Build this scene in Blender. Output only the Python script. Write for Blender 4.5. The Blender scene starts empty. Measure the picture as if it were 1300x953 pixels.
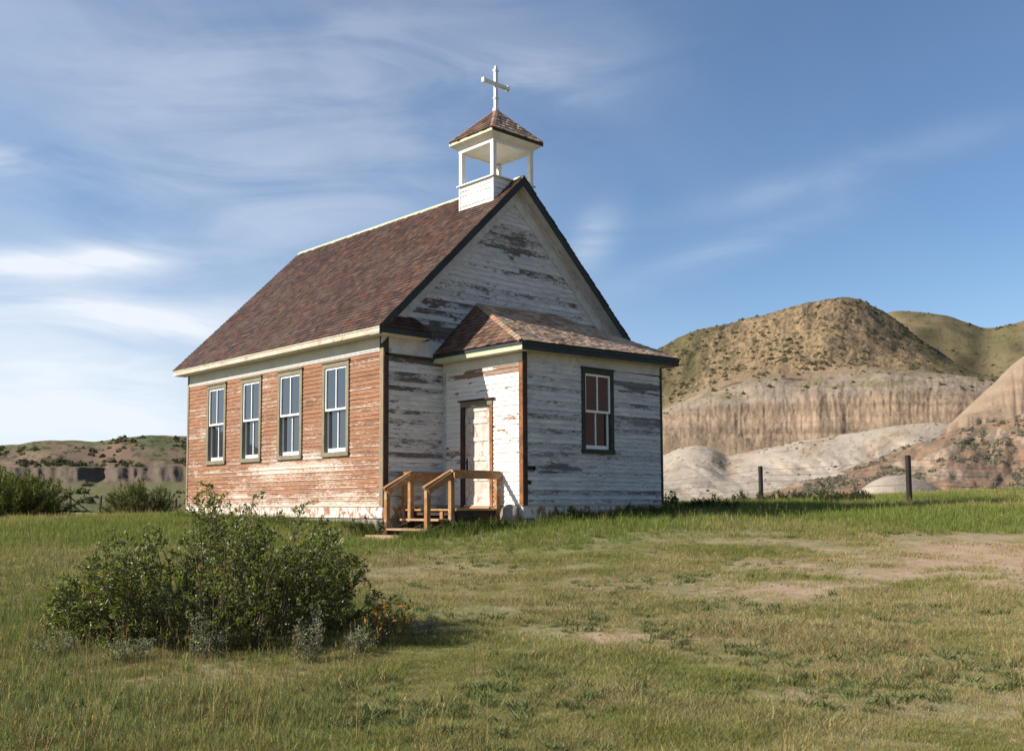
import bpy, math, random
import numpy as np
from mathutils import Matrix, Vector
random.seed(7); rng = np.random.default_rng(11)
sc = bpy.context.scene
COL = sc.collection

# ------------------------------------------------------------------ camera, sky, sun, exposure
YAW, PITCH, ROLL, FPX, PY = -0.7561, 0.0754, -0.005, 1282.4, 543.1
CAM = np.array([-12.50, -17.18, 0.004])
_f = np.array([math.cos(PITCH)*math.sin(-YAW), math.cos(PITCH)*math.cos(YAW), math.sin(PITCH)])
_r = np.array([math.cos(YAW), math.sin(YAW), 0.0]); _u = np.cross(_r, _f)
_r, _u = math.cos(ROLL)*_r+math.sin(ROLL)*_u, -math.sin(ROLL)*_r+math.cos(ROLL)*_u
cd = bpy.data.cameras.new('camera'); cam = bpy.data.objects.new('camera', cd); COL.objects.link(cam)
M = Matrix.Identity(4)
for i in range(3):
    M[i][0], M[i][1], M[i][2], M[i][3] = _r[i], _u[i], -_f[i], CAM[i]
cam.matrix_world = M
cd.sensor_width = 36; cd.lens = FPX*36/1300; cd.shift_y = (PY-476.5)/1300
cd.clip_start = 0.1; cd.clip_end = 9000
sc.camera = cam
RH = np.array([math.cos(YAW), math.sin(YAW)]); FH = np.array([-math.sin(YAW), math.cos(YAW)])

SUN_EL = math.radians(33.0); SUN_AZ = math.atan2(-0.866, 0.50)      # the sun stands to the left, behind the nave
sun_dir = Vector((math.sin(SUN_AZ)*math.cos(SUN_EL), math.cos(SUN_AZ)*math.cos(SUN_EL), math.sin(SUN_EL)))
ld = bpy.data.lights.new('sun', 'SUN'); ld.energy = 4.8; ld.angle = math.radians(0.53); ld.color = (1.0, 0.955, 0.88)
lo = bpy.data.objects.new('sun', ld); COL.objects.link(lo)
lo.rotation_euler = (-sun_dir).to_track_quat('-Z', 'Y').to_euler(); lo.location = (-30, 15, 30)
sc.view_settings.view_transform = 'Standard'; sc.view_settings.look = 'None'
sc.view_settings.exposure = 0.78; sc.view_settings.gamma = 1.0; sc.view_settings.use_curve_mapping = False

# ------------------------------------------------------------------ node helper
class G:
    def __init__(s, tree):
        s.t = tree; tree.nodes.clear()
    def n(s, typ, out=0, props=None, **ins):
        nd = s.t.nodes.new('ShaderNode'+typ)
        for k, v in (props or {}).items(): setattr(nd, k, v)
        for k, v in ins.items():
            key = int(k[1:]) if k[0] == 'i' and k[1:].isdigit() else k.replace('_', ' ')
            sk = nd.inputs[key]
            if isinstance(v, bpy.types.NodeSocket): s.t.links.new(v, sk)
            else: sk.default_value = v
        return nd.outputs[out]
    def math(s, op, a, b=0.0, clamp=False): return s.n('Math', 0, {'operation': op, 'use_clamp': clamp}, i0=a, i1=b)
    def add(s, *a):
        r = a[0]
        for b in a[1:]: r = s.math('ADD', r, b)
        return r
    def mul(s, a, b): return s.math('MULTIPLY', a, b)
    def noise(s, vec, scale=1.0, detail=4, rough=.55, dist=0.0):
        return s.n('TexNoise', 0, None, Vector=vec, Scale=scale, Detail=detail, Roughness=rough, Distortion=dist)
    def mr(s, v, a, b, c=0.0, d=1.0, smooth=True):
        return s.n('MapRange', 0, {'interpolation_type': 'SMOOTHSTEP' if smooth else 'LINEAR'}, i0=v, i1=a, i2=b, i3=c, i4=d)
    def mix(s, f, a, b, blend='MIX'):
        c = lambda v: v if isinstance(v, bpy.types.NodeSocket) else (v[0], v[1], v[2], 1)
        return s.n('Mix', 2, {'data_type': 'RGBA', 'blend_type': blend}, i0=f, i6=c(a), i7=c(b))
    def scale(s, vec, k): return s.n('VectorMath', 0, {'operation': 'MULTIPLY'}, i0=vec, i1=k)
    def comb(s, x, y, z): return s.n('CombineXYZ', 0, None, X=x, Y=y, Z=z)
    def obj(s): return s.n('TexCoord', 3)
    def attr(s, name, inst=False, out=0):
        return s.n('Attribute', out, {'attribute_name': name, 'attribute_type': 'INSTANCER' if inst else 'GEOMETRY'})
    def bump(s, h, strength=.3, dist=.01): return s.n('Bump', 0, None, Strength=strength, Distance=dist, Height=h)
    def out(s, sh): s.t.links.new(sh, s.n2('OutputMaterial').inputs[0])
    def n2(s, typ): return s.t.nodes.new('ShaderNode'+typ)
    def pbr(s, col, rough=.85, spec=.25, normal=None, **kw):
        ins = dict(Base_Color=col if isinstance(col, bpy.types.NodeSocket) else (*col, 1), Roughness=rough, Specular_IOR_Level=spec, **kw)
        if normal is not None: ins['Normal'] = normal
        return s.n('BsdfPrincipled', 0, None, **ins)
def newmat(name):
    m = bpy.data.materials.new(name); m.use_nodes = True; return m, G(m.node_tree)
def S(r, g, b):   # srgb 0..255 -> linear
    return tuple((c/255/12.92 if c/255 <= .04045 else ((c/255+.055)/1.055)**2.4) for c in (r, g, b))

# ------------------------------------------------------------------ world
w = bpy.data.worlds.new('World'); sc.world = w; w.use_nodes = True
g = G(w.node_tree)
sky = g.n('TexSky', 0, {'sky_type': 'NISHITA', 'sun_disc': False, 'sun_elevation': SUN_EL, 'sun_rotation': SUN_AZ,
                        'altitude': 700, 'air_density': 1.0, 'dust_density': 0.6, 'ozone_density': 2.2})
d = g.n('TexCoord', 0)
sp = g.t.nodes.new('ShaderNodeSeparateXYZ'); g.t.links.new(d, sp.inputs[0])
zz = g.math('MAXIMUM', sp.outputs[2], 0.0)
den = g.math('ADD', zz, 0.34)
px = g.math('DIVIDE', sp.outputs[0], den); py = g.math('DIVIDE', sp.outputs[1], den)
pl = g.comb(px, py, 0.0)
# azimuth (degrees, right of the view axis) and elevation (degrees) as place names for the clouds
rel = g.n('VectorRotate', 0, {'rotation_type': 'Z_AXIS'}, Vector=d, Angle=-YAW)
sr = g.t.nodes.new('ShaderNodeSeparateXYZ'); g.t.links.new(rel, sr.inputs[0])
az = g.mul(g.math('ARCTAN2', sr.outputs[0], sr.outputs[1]), 57.2958)
el = g.mul(g.math('ARCSINE', sp.outputs[2]), 57.2958)
st = g.n('Mapping', 0, None, Vector=pl, Rotation=(0, 0, math.radians(-28)), Scale=(1.0, 2.3, 1))
n1 = g.noise(st, 1.25, 6, .54, .9)
n2 = g.noise(pl, .9, 3, .5, .4)
wv = g.comb(g.mul(az, .055), g.mul(el, .22), 0.0)
n3 = g.noise(wv, 1.2, 7, .58, .9)
def blob(a0, sa, e0, se, tilt=0.0, k=1.0):
    da = g.math('SUBTRACT', az, a0); de = g.math('SUBTRACT', g.math('SUBTRACT', el, e0), g.mul(da, tilt))
    q = g.add(g.math('POWER', g.math('ABSOLUTE', g.mul(da, 1/sa)), 2.0), g.math('POWER', g.math('ABSOLUTE', g.mul(de, 1/se)), 2.0))
    return g.mul(g.math('EXPONENT', g.mul(q, -1.0)), k)
leftness = g.mr(az, 16, -34)
veil = g.mul(g.mr(n1, .05, .95), g.mr(n2, .2, .8, .5, 1.0))
veil = g.mul(veil, g.add(.08, g.mul(leftness, .66)))
band = g.add(blob(-20.5, 8.0, 10.0, 1.25, .02, 1.15), blob(-26, 6.2, 12.3, .75, .09, 1.0), blob(-21.0, 2.6, 13.4, .9, .2, .65),
             blob(-28, 2.2, 17.3, .8, .0, .6), blob(4.6, 1.5, 14.6, 1.5, .5, .6), blob(1.5, 5, 23, 2.2, .12, .35), blob(-14, 12, 17, 4.5, .1, .42),
             blob(-12, 16, 24, 3.5, .1, .25), blob(-22, 9, 6.0, 2.6, 0, .75),
             blob(11, 7, 13.6, .8, .28, .28), blob(17, 8, 17.2, .9, .18, .25))
bandc = g.mul(band, g.mr(n3, .28, .72, .15, 1.15))
lowhaze = g.mul(g.mr(el, 16, 0), g.add(.14, g.mul(leftness, .50)))
cl = g.math('MINIMUM', g.add(g.mul(veil, .66), g.mul(bandc, .74), lowhaze), .93)
cl = g.mul(cl, g.mr(sp.outputs[2], -.02, .03))
skyc = g.mix(1.0, sky, (.84, .97, 1.07), 'MULTIPLY')
skyc = g.mix(cl, skyc, (6.9, 7.3, 7.9))
bg = g.n('Background', 0, None, Color=skyc, Strength=0.076)
wo = g.t.nodes.new('ShaderNodeOutputWorld'); g.t.links.new(bg, wo.inputs[0])

# ------------------------------------------------------------------ numpy noise
def _h(ix, iy, seed):
    v = (ix.astype(np.int64)*374761393 + iy.astype(np.int64)*668265263 + seed*974711) & 0x7fffffff
    v = ((v ^ (v >> 13))*1274126177) & 0x7fffffff
    return ((v ^ (v >> 16)) & 0xffff)/65535.0
def vn(x, y, seed=0):
    ix, iy = np.floor(x), np.floor(y); fx, fy = x-ix, y-iy
    fx = fx*fx*(3-2*fx); fy = fy*fy*(3-2*fy)
    a, b, c, e = _h(ix, iy, seed), _h(ix+1, iy, seed), _h(ix, iy+1, seed), _h(ix+1, iy+1, seed)
    return (a*(1-fx)+b*fx)*(1-fy)+(c*(1-fx)+e*fx)*fy
def fbm(x, y, o=4, seed=0, gain=.5):
    s = 0; a = 1; t = 0
    for k in range(o):
        s = s+a*vn(x*2**k+17.3*k, y*2**k-9.1*k, seed+k); t += a; a *= gain
    return s/t
def sst(x, a, b):
    t = np.clip((x-a)/(b-a), 0, 1); return t*t*(3-2*t)

# ------------------------------------------------------------------ object helpers
def tag(o, label=None, cat=None, group=None, kind=None):
    if label: o['label'] = label
    if cat: o['category'] = cat
    if group: o['group'] = group
    if kind: o['kind'] = kind
    return o
def empty(name, loc=(0, 0, 0), parent=None):
    o = bpy.data.objects.new(name, None); COL.objects.link(o); o.location = loc; o.parent = parent; o.empty_display_size = .3
    return o
def mk(name, V, F, mat, parent=None, uv=None, col=None, smooth=False, link=True):
    me = bpy.data.meshes.new(name); me.from_pydata([tuple(map(float, v)) for v in V], [], [tuple(f) for f in F])
    if isinstance(mat, (list, tuple)):
        for m in mat: me.materials.append(m)
    else: me.materials.append(mat)
    if uv is not None:
        ul = me.uv_layers.new(name='UVMap'); li = np.empty(len(me.loops), np.int32); me.loops.foreach_get('vertex_index', li)
        ul.data.foreach_set('uv', np.asarray(uv, np.float32)[li].ravel())
    if col is not None:
        a = me.color_attributes.new('Col', 'FLOAT_COLOR', 'POINT'); c = np.ones((len(V), 4), np.float32); c[:, :3] = col
        a.data.foreach_set('color', c.ravel())
    if smooth: me.shade_smooth()
    me.update()
    o = bpy.data.objects.new(name, me)
    if link: COL.objects.link(o)
    o.parent = parent
    return o
class MB:
    def __init__(s): s.V = []; s.F = []; s.C = []
    def quad(s, *p, c=None):
        n = len(s.V); s.V += [tuple(q) for q in p]; s.F.append(tuple(range(n, n+len(p))))
        s.C += [c or (1, 1, 1)]*len(p); return s
    def box(s, x0, x1, y0, y1, z0, z1, c=None):
        x0, x1 = min(x0, x1), max(x0, x1); y0, y1 = min(y0, y1), max(y0, y1); z0, z1 = min(z0, z1), max(z0, z1)
        n = len(s.V)
        s.V += [(x0, y0, z0), (x1, y0, z0), (x1, y1, z0), (x0, y1, z0), (x0, y0, z1), (x1, y0, z1), (x1, y1, z1), (x0, y1, z1)]
        s.F += [tuple(n+i for i in f) for f in ((0, 3, 2, 1), (4, 5, 6, 7), (0, 1, 5, 4), (1, 2, 6, 5), (2, 3, 7, 6), (3, 0, 4, 7))]
        s.C += [c or (1, 1, 1)]*8; return s
    def hexa(s, b, t, c=None):      # two quads (bottom, top), both counter-clockwise seen from the top
        n = len(s.V); s.V += [tuple(p) for p in b]+[tuple(p) for p in t]
        s.F += [tuple(n+i for i in f) for f in ((0, 3, 2, 1), (4, 5, 6, 7), (0, 1, 5, 4), (1, 2, 6, 5), (2, 3, 7, 6), (3, 0, 4, 7))]
        s.C += [c or (1, 1, 1)]*8; return s
    def bar(s, a, b, wdt, hgt, up=(0, 0, 1), c=None):
        a, b, up = Vector(a), Vector(b), Vector(up); dr = (b-a).normalized(); sd = dr.cross(up).normalized(); u2 = sd.cross(dr)
        P = lambda q: [q-sd*wdt/2-u2*hgt/2, q+sd*wdt/2-u2*hgt/2, q+sd*wdt/2+u2*hgt/2, q-sd*wdt/2+u2*hgt/2]
        return s.hexa(P(b), P(a), c)
    def tube(s, pts, rad, n=6, c=None, cap=True):
        base = len(s.V); pts = [Vector(p) for p in pts]
        for i, p in enumerate(pts):
            t = (pts[min(i+1, len(pts)-1)]-pts[max(i-1, 0)]).normalized()
            a = t.cross(Vector((.31, .17, .93)) if abs(t.z) < .9 else Vector((1, 0, .1))).normalized(); b = t.cross(a)
            rr = rad[i] if hasattr(rad, '__len__') else rad
            for k in range(n):
                q = 2*math.pi*k/n; s.V.append(tuple(p+(a*math.cos(q)+b*math.sin(q))*rr)); s.C.append(c or (1, 1, 1))
        for i in range(len(pts)-1):
            for k in range(n):
                k2 = (k+1) % n; s.F.append((base+i*n+k, base+i*n+k2, base+(i+1)*n+k2, base+(i+1)*n+k))
        if cap:
            s.F.append(tuple(base+k for k in range(n))[::-1]); s.F.append(tuple(base+(len(pts)-1)*n+k for k in range(n)))
        return s
    def build(s, name, mat, parent=None, col=False, smooth=False, warp=None):
        V = [warp(v) for v in s.V] if warp else s.V
        return mk(name, V, s.F, mat, parent, col=np.array(s.C) if col else None, smooth=smooth)
def boxo(name, b, mat, parent=None, warp=None):
    return MB().box(*b).build(name, mat, parent, warp=warp)

# ------------------------------------------------------------------ materials
def siding_mat(name, paint, wood_a, wood_b, bias, edge=.25, big_k=.9, spots=(), dirt=(.25, .22, .2), dirt_k=.3, zgrad=None, soft=.13, rnd=.35):
    m, g = newmat(name)
    uv = g.n('UVMap'); su = g.t.nodes.new('ShaderNodeSeparateXYZ'); g.t.links.new(uv, su.inputs[0])
    u, v = su.outputs[0], su.outputs[1]; rn = g.n('ObjectInfo', 5); ob = g.obj()
    r50 = g.mul(rn, 53.0)
    big = g.noise(g.scale(ob, (.8, .8, 1.6)), 1.0, 3, .55, .4)
    stv = g.comb(g.mul(u, 1.1), g.add(r50, g.mul(v, .55)), 0.0)
    strk = g.noise(stv, 1.6, 6, .62, .3)
    fv = g.comb(g.mul(u, 9.0), g.add(r50, g.mul(v, 3.0)), 4.0)
    fine = g.noise(fv, 1.0, 5, .65, .5)
    grain = g.noise(g.comb(g.mul(u, 3.0), g.add(r50, g.mul(v, 11.0)), 9.0), 1.0, 4, .6)
    e = g.mul(g.mr(v, .26, .04), edge)
    pm = g.add(g.mul(g.math('SUBTRACT', big, .5), big_k*2.2), g.mul(g.math('SUBTRACT', strk, .5), 1.9), g.mul(g.math('SUBTRACT', fine, .5), 1.5),
               g.mul(g.math('SUBTRACT', rn, .5), rnd*2), e, bias)
    for (cx, cy, cz), (rx, ry, rz), k in spots:
        q = g.n('VectorMath', 1, {'operation': 'LENGTH'}, i0=g.scale(g.n('VectorMath', 0, {'operation': 'SUBTRACT'}, i0=ob, i1=(cx, cy, cz)), (1/rx, 1/ry, 1/rz)))
        pm = g.add(pm, g.mul(g.mr(g.add(q, g.mul(g.math('SUBTRACT', strk, .5), 2.2), g.mul(g.math('SUBTRACT', rn, .5), .5)), 1.15, .15), k*.85))
    if zgrad:
        so = g.t.nodes.new('ShaderNodeSeparateXYZ'); g.t.links.new(ob, so.inputs[0])
        pm = g.add(pm, g.mul(g.mr(so.outputs[2], zgrad[0], zgrad[1]), zgrad[2]))
    mask = g.mr(pm, -soft, soft)
    wood = g.mix(g.mr(grain, .3, .7), wood_a, wood_b)
    wood = g.mix(g.mr(rn, .25, 1, 0.0, .6, False), wood, tuple(c*.5 for c in wood_a))
    wood = g.mix(g.mul(g.mr(g.noise(g.comb(g.mul(u, .9), g.add(r50, 7.0), 2.0), 1.0, 4, .6), .48, .70), .6), wood, tuple(c*.62 for c in wood_b))
    wood = g.mix(g.mul(g.mr(fine, .45, .75), .45), wood, (.30, .255, .215))
    pc = g.mix(g.mul(g.mr(strk, .35, .75), dirt_k), paint, dirt)
    pc = g.mix(g.mul(g.mr(grain, .45, .8), dirt_k*.8), pc, dirt)
    col = g.mix(mask, wood, pc)
    nb = g.bump(g.add(g.mul(mask, .7), g.mul(grain, .55), g.mul(fine, .3)), .55, .006)
    g.out(g.pbr(col, .82, .2, nb)); return m
WH = (.74, .73, .70)
m_side = siding_mat('sunburnt_siding', (.56, .48, .40), (.345, .162, .080), (.20, .085, .042), -.48, edge=.42, big_k=.42, dirt=(.42, .27, .17), dirt_k=.5,
                    zgrad=(1.25, .35, .34), soft=.30, rnd=.30,
                    spots=(((0, 2.6, .95), (1, 1.9, .5), .4), ((0, 4.6, .9), (1, 1.4, .45), .4), ((0, 4.9, 2.9), (1, .9, .4), .4), ((0, 7.9, .3), (1, 1.1, 1.2), -.3),
                           ((0, 2.6, 2.6), (1, .6, .9), -.3)))
m_front = siding_mat('weathered_front_siding', (.64, .62, .59), (.165, .14, .12), (.085, .072, .062), .36, edge=.18, big_k=.4, dirt=(.20, .21, .23), dirt_k=.6, soft=.3,
                     spots=(((3.7, 0, 6.15), (1.8, 1, .5), -.5), ((3.9, 0, 5.7), (1.6, 1, .3), -.4), ((1.3, 0, 3.75), (1.1, 1, .9), -.95), ((.8, 0, 1.45), (1.1, 1, .8), -.5),
                            ((.35, 0, 2.5), (.6, 1, .6), -.4)))
m_vleft = siding_mat('vestibule_side_siding', (.78, .74, .67), (.34, .215, .14), (.21, .115, .075), .46, edge=.1, big_k=.4, dirt=(.46, .37, .29), dirt_k=.4,
                     spots=(((1.62, -2.0, 2.82), (1, 1.2, .25), -.9), ((1.62, -.9, 2.75), (1, .45, .12), -.7), ((1.62, -2.2, 1.75), (1, .9, .14), -.6), ((1.62, -.3, 1.0), (1, .5, .2), -.6)))
m_vfront = siding_mat('vestibule_front_siding', (.64, .625, .60), (.19, .18, .175), (.115, .108, .105), .27, edge=.15, big_k=.3, dirt=(.22, .235, .26), dirt_k=.75, soft=.32,
                      spots=(((5.3, -2.5, 2.62), (1.0, 1, .16), -1.3), ((2.6, -2.5, .75), (1.1, 1, .12), -.8), ((5.4, -2.5, 2.0), (.6, 1, .3), -.3)))
m_belfry_siding = siding_mat('belfry_white_siding', (.74, .72, .67), (.40, .29, .20), (.30, .20, .14), .95, edge=-1.25, dirt=(.55, .47, .38), dirt_k=.35)

def wood_mat(name, a, b, rough=.8, peel=None, peel_bias=0.0, spec=.2, sc1=1.0, rot=None):
    m, g = newmat(name); ob = g.obj(); rn = g.n('ObjectInfo', 5)
    off = g.n('VectorMath', 0, {'operation': 'ADD'}, i0=ob, i1=g.comb(g.mul(rn, 31.0), g.mul(rn, 17.0), g.mul(rn, 11.0)))
    n1 = g.noise(g.scale(off, (3*sc1, 3*sc1, 3*sc1)), 1.0, 6, .65, .6)
    n2 = g.noise(off, 38*sc1, 3, .6)
    c = g.mix(g.mr(n1, .3, .7), a, b); c = g.mix(g.mul(g.mr(n2, .45, .75), .4), c, tuple(x*.5 for x in b))
    h = g.add(n1, n2)
    if peel is not None:
        k = g.mr(g.add(g.noise(off, 5*sc1, 6, .7, .5), peel_bias), .46, .56); c = g.mix(k, c, peel); h = g.add(h, k)
    g.out(g.pbr(c, rough, spec, g.bump(h, .35, .004))); return m
m_white = wood_mat('old_white_paint', (.76, .74, .69), (.66, .63, .57), .6)
m_white_grey = wood_mat('greyed_white_paint', (.58, .575, .56), (.43, .42, .40), .8, (.24, .22, .20), -.14)
m_sash = wood_mat('white_sash_paint', (.80, .79, .76), (.74, .73, .70), .5)
m_frieze = wood_mat('white_frieze_paint', (.72, .69, .62), (.62, .58, .50), .7, (.46, .36, .27), -.16)
m_cream = wood_mat('cream_fascia_paint', (.56, .49, .37), (.44, .37, .27), .75, (.33, .25, .17), -.1)
m_olive = wood_mat('faded_olive_casing', (.235, .205, .135), (.18, .15, .10), .8, (.34, .22, .13), -.13)
m_dark_green = wood_mat('dark_green_trim', (.035, .05, .045), (.022, .03, .03), .6, (.07, .05, .04), -.1)
m_green_casing = wood_mat('dark_green_casing', (.045, .055, .045), (.03, .036, .03), .65, (.085, .07, .05), -.1)
m_pale_green = wood_mat('pale_green_paint', (.50, .52, .33), (.42, .43, .28), .65)
m_rust = wood_mat('rusty_brown_board', (.30, .125, .045), (.19, .075, .03), .8, (.12, .06, .035), -.05)
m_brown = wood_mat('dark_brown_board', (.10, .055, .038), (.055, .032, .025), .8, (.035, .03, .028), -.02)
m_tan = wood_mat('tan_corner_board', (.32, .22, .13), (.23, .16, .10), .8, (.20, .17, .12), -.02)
m_sheath = wood_mat('dark_sheathing', (.05, .04, .033), (.03, .025, .02), .9)
m_door = wood_mat('flaking_white_door', (.66, .60, .53), (.48, .38, .30), .8, (.36, .25, .18), -.06)
m_iron = wood_mat('rusted_iron', (.045, .025, .018), (.03, .018, .014), .6)
m_found = wood_mat('whitewashed_skirt', (.40, .22, .13), (.28, .14, .085), .85, (.62, .56, .49), .03)
m_concrete = wood_mat('grey_foundation', (.33, .29, .24), (.24, .21, .18), .95)
m_ceiling = wood_mat('belfry_ceiling_paint', (.74, .70, .62), (.66, .61, .53), .7)
m_deck = wood_mat('stained_deck_wood', (.42, .235, .095), (.32, .165, .06), .75, (.42, .33, .23), -.13)
m_rail = wood_mat('stained_rail_wood', (.36, .185, .072), (.235, .115, .045), .7, (.36, .27, .18), -.06)
m_step = wood_mat('worn_step_wood', (.40, .27, .16), (.32, .20, .11), .8)
m_post = wood_mat('dark_fence_post', (.045, .036, .03), (.028, .023, .02), .9)
m_oldpost = wood_mat('old_grey_post', (.13, .10, .08), (.08, .065, .05), .9)
m_wire = wood_mat('fence_wire', (.10, .09, .08), (.08, .07, .06), .6)
m_stone = wood_mat('pale_boulder', (.30, .25, .20), (.17, .14, .115), .95)

def shingle_mat(name):
    m, g = newmat(name); c = g.attr('Col'); ob = g.obj()
    n = g.noise(ob, 26, 4, .6); n2 = g.noise(ob, 1.1, 4, .55)
    c = g.mix(g.mul(g.mr(n, .35, .75), .45), c, g.mix(.5, c, (.05, .03, .025)))
    c = g.mix(g.mul(g.mr(n2, .46, .68), .5), c, (.088, .056, .038)); c = g.mix(g.mul(g.mr(n2, .48, .30), .45), c, (.032, .014, .008))
    g.out(g.pbr(c, .55, .35, g.bump(n, .5, .004))); return m
m_shingle = shingle_mat('cedar_shingle')

m_glass, g = newmat('window_glass')
ob = g.obj(); nz = g.noise(ob, 1.3, 2, .5)
gl = g.n('BsdfGlossy', 0, None, Color=(.82, .87, .93, 1), Roughness=.015, Normal=g.bump(nz, .06, .02))
df = g.n('BsdfDiffuse', 0, None, Color=(.022, .024, .028, 1))
fr = g.n('Fresnel', 0, None, IOR=1.5)
g.out(g.n('MixShader', 0, None, i0=g.math('ADD', g.mul(fr, 1.3), .10, True), i1=df, i2=gl))

# ------------------------------------------------------------------ ground
UD = lambda u, dd: CAM[:2]+u*RH+dd*FH
ctrl = [(-12.5, -17.18, -1.6), (-.3, -.8, -.63), (0, 9, -.36), (0, 4.5, -.43), (6.2, -2.7, -.27), (3.2, -2.7, -.36), (1.7, -2.7, -.45), (8, 9, -.2)]
for u, dd, z in ((-4, 5, -1.36), (4, 5, -1.36), (-5, 10, -1.12), (0, 10, -1.13), (6, 11, -1.0), (0, 15, -.92), (-7, 16, -.80), (7, 16, -.70), (11, 20, -.42), (-10, 22, -.62),
                 (12, 30, -.02), (9, 40, -.02), (20, 40, .40), (16, 30, .12), (30, 60, .6), (10, 55, .0), (-16, 34, -.45), (-13, 40, -.5), (-26, 60, -.55), (-5, 60, -.3),
                 (-35, 40, -.55), (35, 25, .2), (-20, 0, -1.8), (20, 0, -1.3), (0, -20, -2.4), (-30, -20, -2.4), (30, -20, -1.9)):
    p = UD(u, dd); ctrl.append((p[0], p[1], z))
ctrl = np.array(ctrl)
def _tps(r2): return np.where(r2 > 1e-9, .5*r2*np.log(np.maximum(r2, 1e-9)), 0)
_n = len(ctrl); _A = np.zeros((_n+3, _n+3)); _d2 = ((ctrl[:, None, :2]-ctrl[None, :, :2])**2).sum(-1)
_A[:_n, :_n] = _tps(_d2)+np.eye(_n)*2.0; _A[:_n, _n] = 1; _A[:_n, _n+1:] = ctrl[:, :2]; _A[_n, :_n] = 1; _A[_n+1:, :_n] = ctrl[:, :2].T
_w = np.linalg.solve(_A, np.concatenate([ctrl[:, 2], np.zeros(3)]))
def ground_z(x, y):
    x = np.asarray(x, float); y = np.asarray(y, float); z = _w[_n]+_w[_n+1]*x+_w[_n+2]*y
    for i in range(_n): z = z+_w[i]*_tps((x-ctrl[i, 0])**2+(y-ctrl[i, 1])**2)
    rr = np.hypot(x-CAM[0], y-CAM[1]); k = sst(rr, 55, 85)
    z = np.clip(z, -2.6, 1.0)
    z = z*(1-k)+k*(-.6)
    z = z+(fbm(x*.55, y*.55, 3, 3)-.5)*.10+(fbm(x*2.3, y*2.3, 3, 8)-.5)*.045
    return z
angs = np.unique(np.concatenate([np.linspace(-math.pi, -.75, 60), np.linspace(-.75, .75, 340), np.linspace(.75, math.pi, 60)]))[:-1]
rads = np.concatenate([[0.0], np.geomspace(.6, 3500, 250)])
AA, RR = np.meshgrid(angs, rads)
GX = CAM[0]+RR*(np.sin(AA)*RH[0]+np.cos(AA)*FH[0]); GY = CAM[1]+RR*(np.sin(AA)*RH[1]+np.cos(AA)*FH[1])
GZ = ground_z(GX, GY)
na = len(angs); idx = np.arange(GX.size).reshape(GX.shape)
F = np.stack([idx[:-1], np.roll(idx, -1, 1)[:-1], np.roll(idx, -1, 1)[1:], idx[1:]], -1).reshape(-1, 4)
m_ground, g = newmat('grassy_ground')
ob = g.obj()
a1 = g.noise(ob, .35, 5, .6, .6); a2 = g.noise(ob, 2.2, 6, .65, .4); a3 = g.noise(ob, 24, 4, .7)
def ell(c2, ru, rd):
    q = g.n('VectorMath', 0, {'operation': 'SUBTRACT'}, i0=ob, i1=(c2[0], c2[1], 0))
    q = g.n('VectorRotate', 0, {'rotation_type': 'Z_AXIS'}, Vector=q, Angle=-YAW)
    q = g.scale(q, (1/ru, 1/rd, 0)); return g.n('VectorMath', 1, {'operation': 'LENGTH'}, i0=q)
green = g.mix(g.mr(a2, .35, .65), (.13, .138, .05), (.19, .18, .078))
dry = g.mix(g.mr(a3, .3, .7), (.20, .165, .09), (.29, .23, .14))
soil = g.mix(g.mr(a2, .35, .7), (.33, .215, .135), (.39, .275, .185))
soil = g.mix(g.mul(g.mr(a3, .4, .75), .5), soil, (.22, .15, .095))
base = g.mix(g.mr(g.add(a1, g.mul(g.math('SUBTRACT', a2, .5), .7)), .36, .62), green, dry)
warp = g.mul(g.math('SUBTRACT', g.noise(ob, .9, 6, .7), .5), 2.0)
e1 = g.math('MINIMUM', ell(UD(8.6, 14.2), 5.2, 3.7), ell(UD(5.4, 6.4), 1.9, 1.6))
e1 = g.math('MINIMUM', e1, g.add(ell(UD(3.4, 12.0), 2.0, 1.3), .42))
e1 = g.math('MINIMUM', e1, g.add(ell(UD(1.0, 9.0), 1.6, .8), .55))
base = g.mix(g.mr(g.add(e1, warp), 1.35, .5), base, soil)
hh = g.add(g.mul(a2, .6), g.mul(a3, .5))
g.out(g.pbr(base, .95, .1, g.bump(hh, .8, .03)))
tag(mk('ground', np.stack([GX, GY, GZ], -1).reshape(-1, 3), F, m_ground, smooth=True), kind='structure')

# ------------------------------------------------------------------ hills
def ray(p, y):
    dv = _f+_r*(p-650)/FPX-_u*(y-PY)/FPX; return dv
def at(p, y, dist):      # the point seen at photo pixel (p, y), dist metres ahead
    dv = ray(p, y); k = dist/(dv[:2]@FH) if np.ndim(p) == 0 else None
    return CAM+dv*k
def hill_mat(name, bumpk=1.0, fine=6.0):
    m, g = newmat(name); c = g.attr('Col'); ob = g.obj()
    n = g.noise(ob, fine*.12, 8, .72, .4); n2 = g.noise(ob, fine*.35, 5, .75)
    c = g.mix(g.mul(g.mr(n2, .5, .72), .5), c, g.mix(1.0, c, (.50, .52, .46), 'MULTIPLY'))
    c = g.mix(g.mul(g.mr(n, .3, .55, 1.0, 0.0), .35), c, g.mix(1.0, c, (.72, .70, .66), 'MULTIPLY'))
    g.out(g.pbr(c, .95, .08, g.bump(g.add(n, g.mul(n2, .4)), .55*bumpk, .9))); return m
m_hill = hill_mat('hill_earth'); m_mound = hill_mat('clay_earth', .45, 4.0)
def lerp3(a, b, t): return np.asarray(a)+(np.asarray(b)-np.asarray(a))*t[..., None]
SURF = {}
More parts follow.
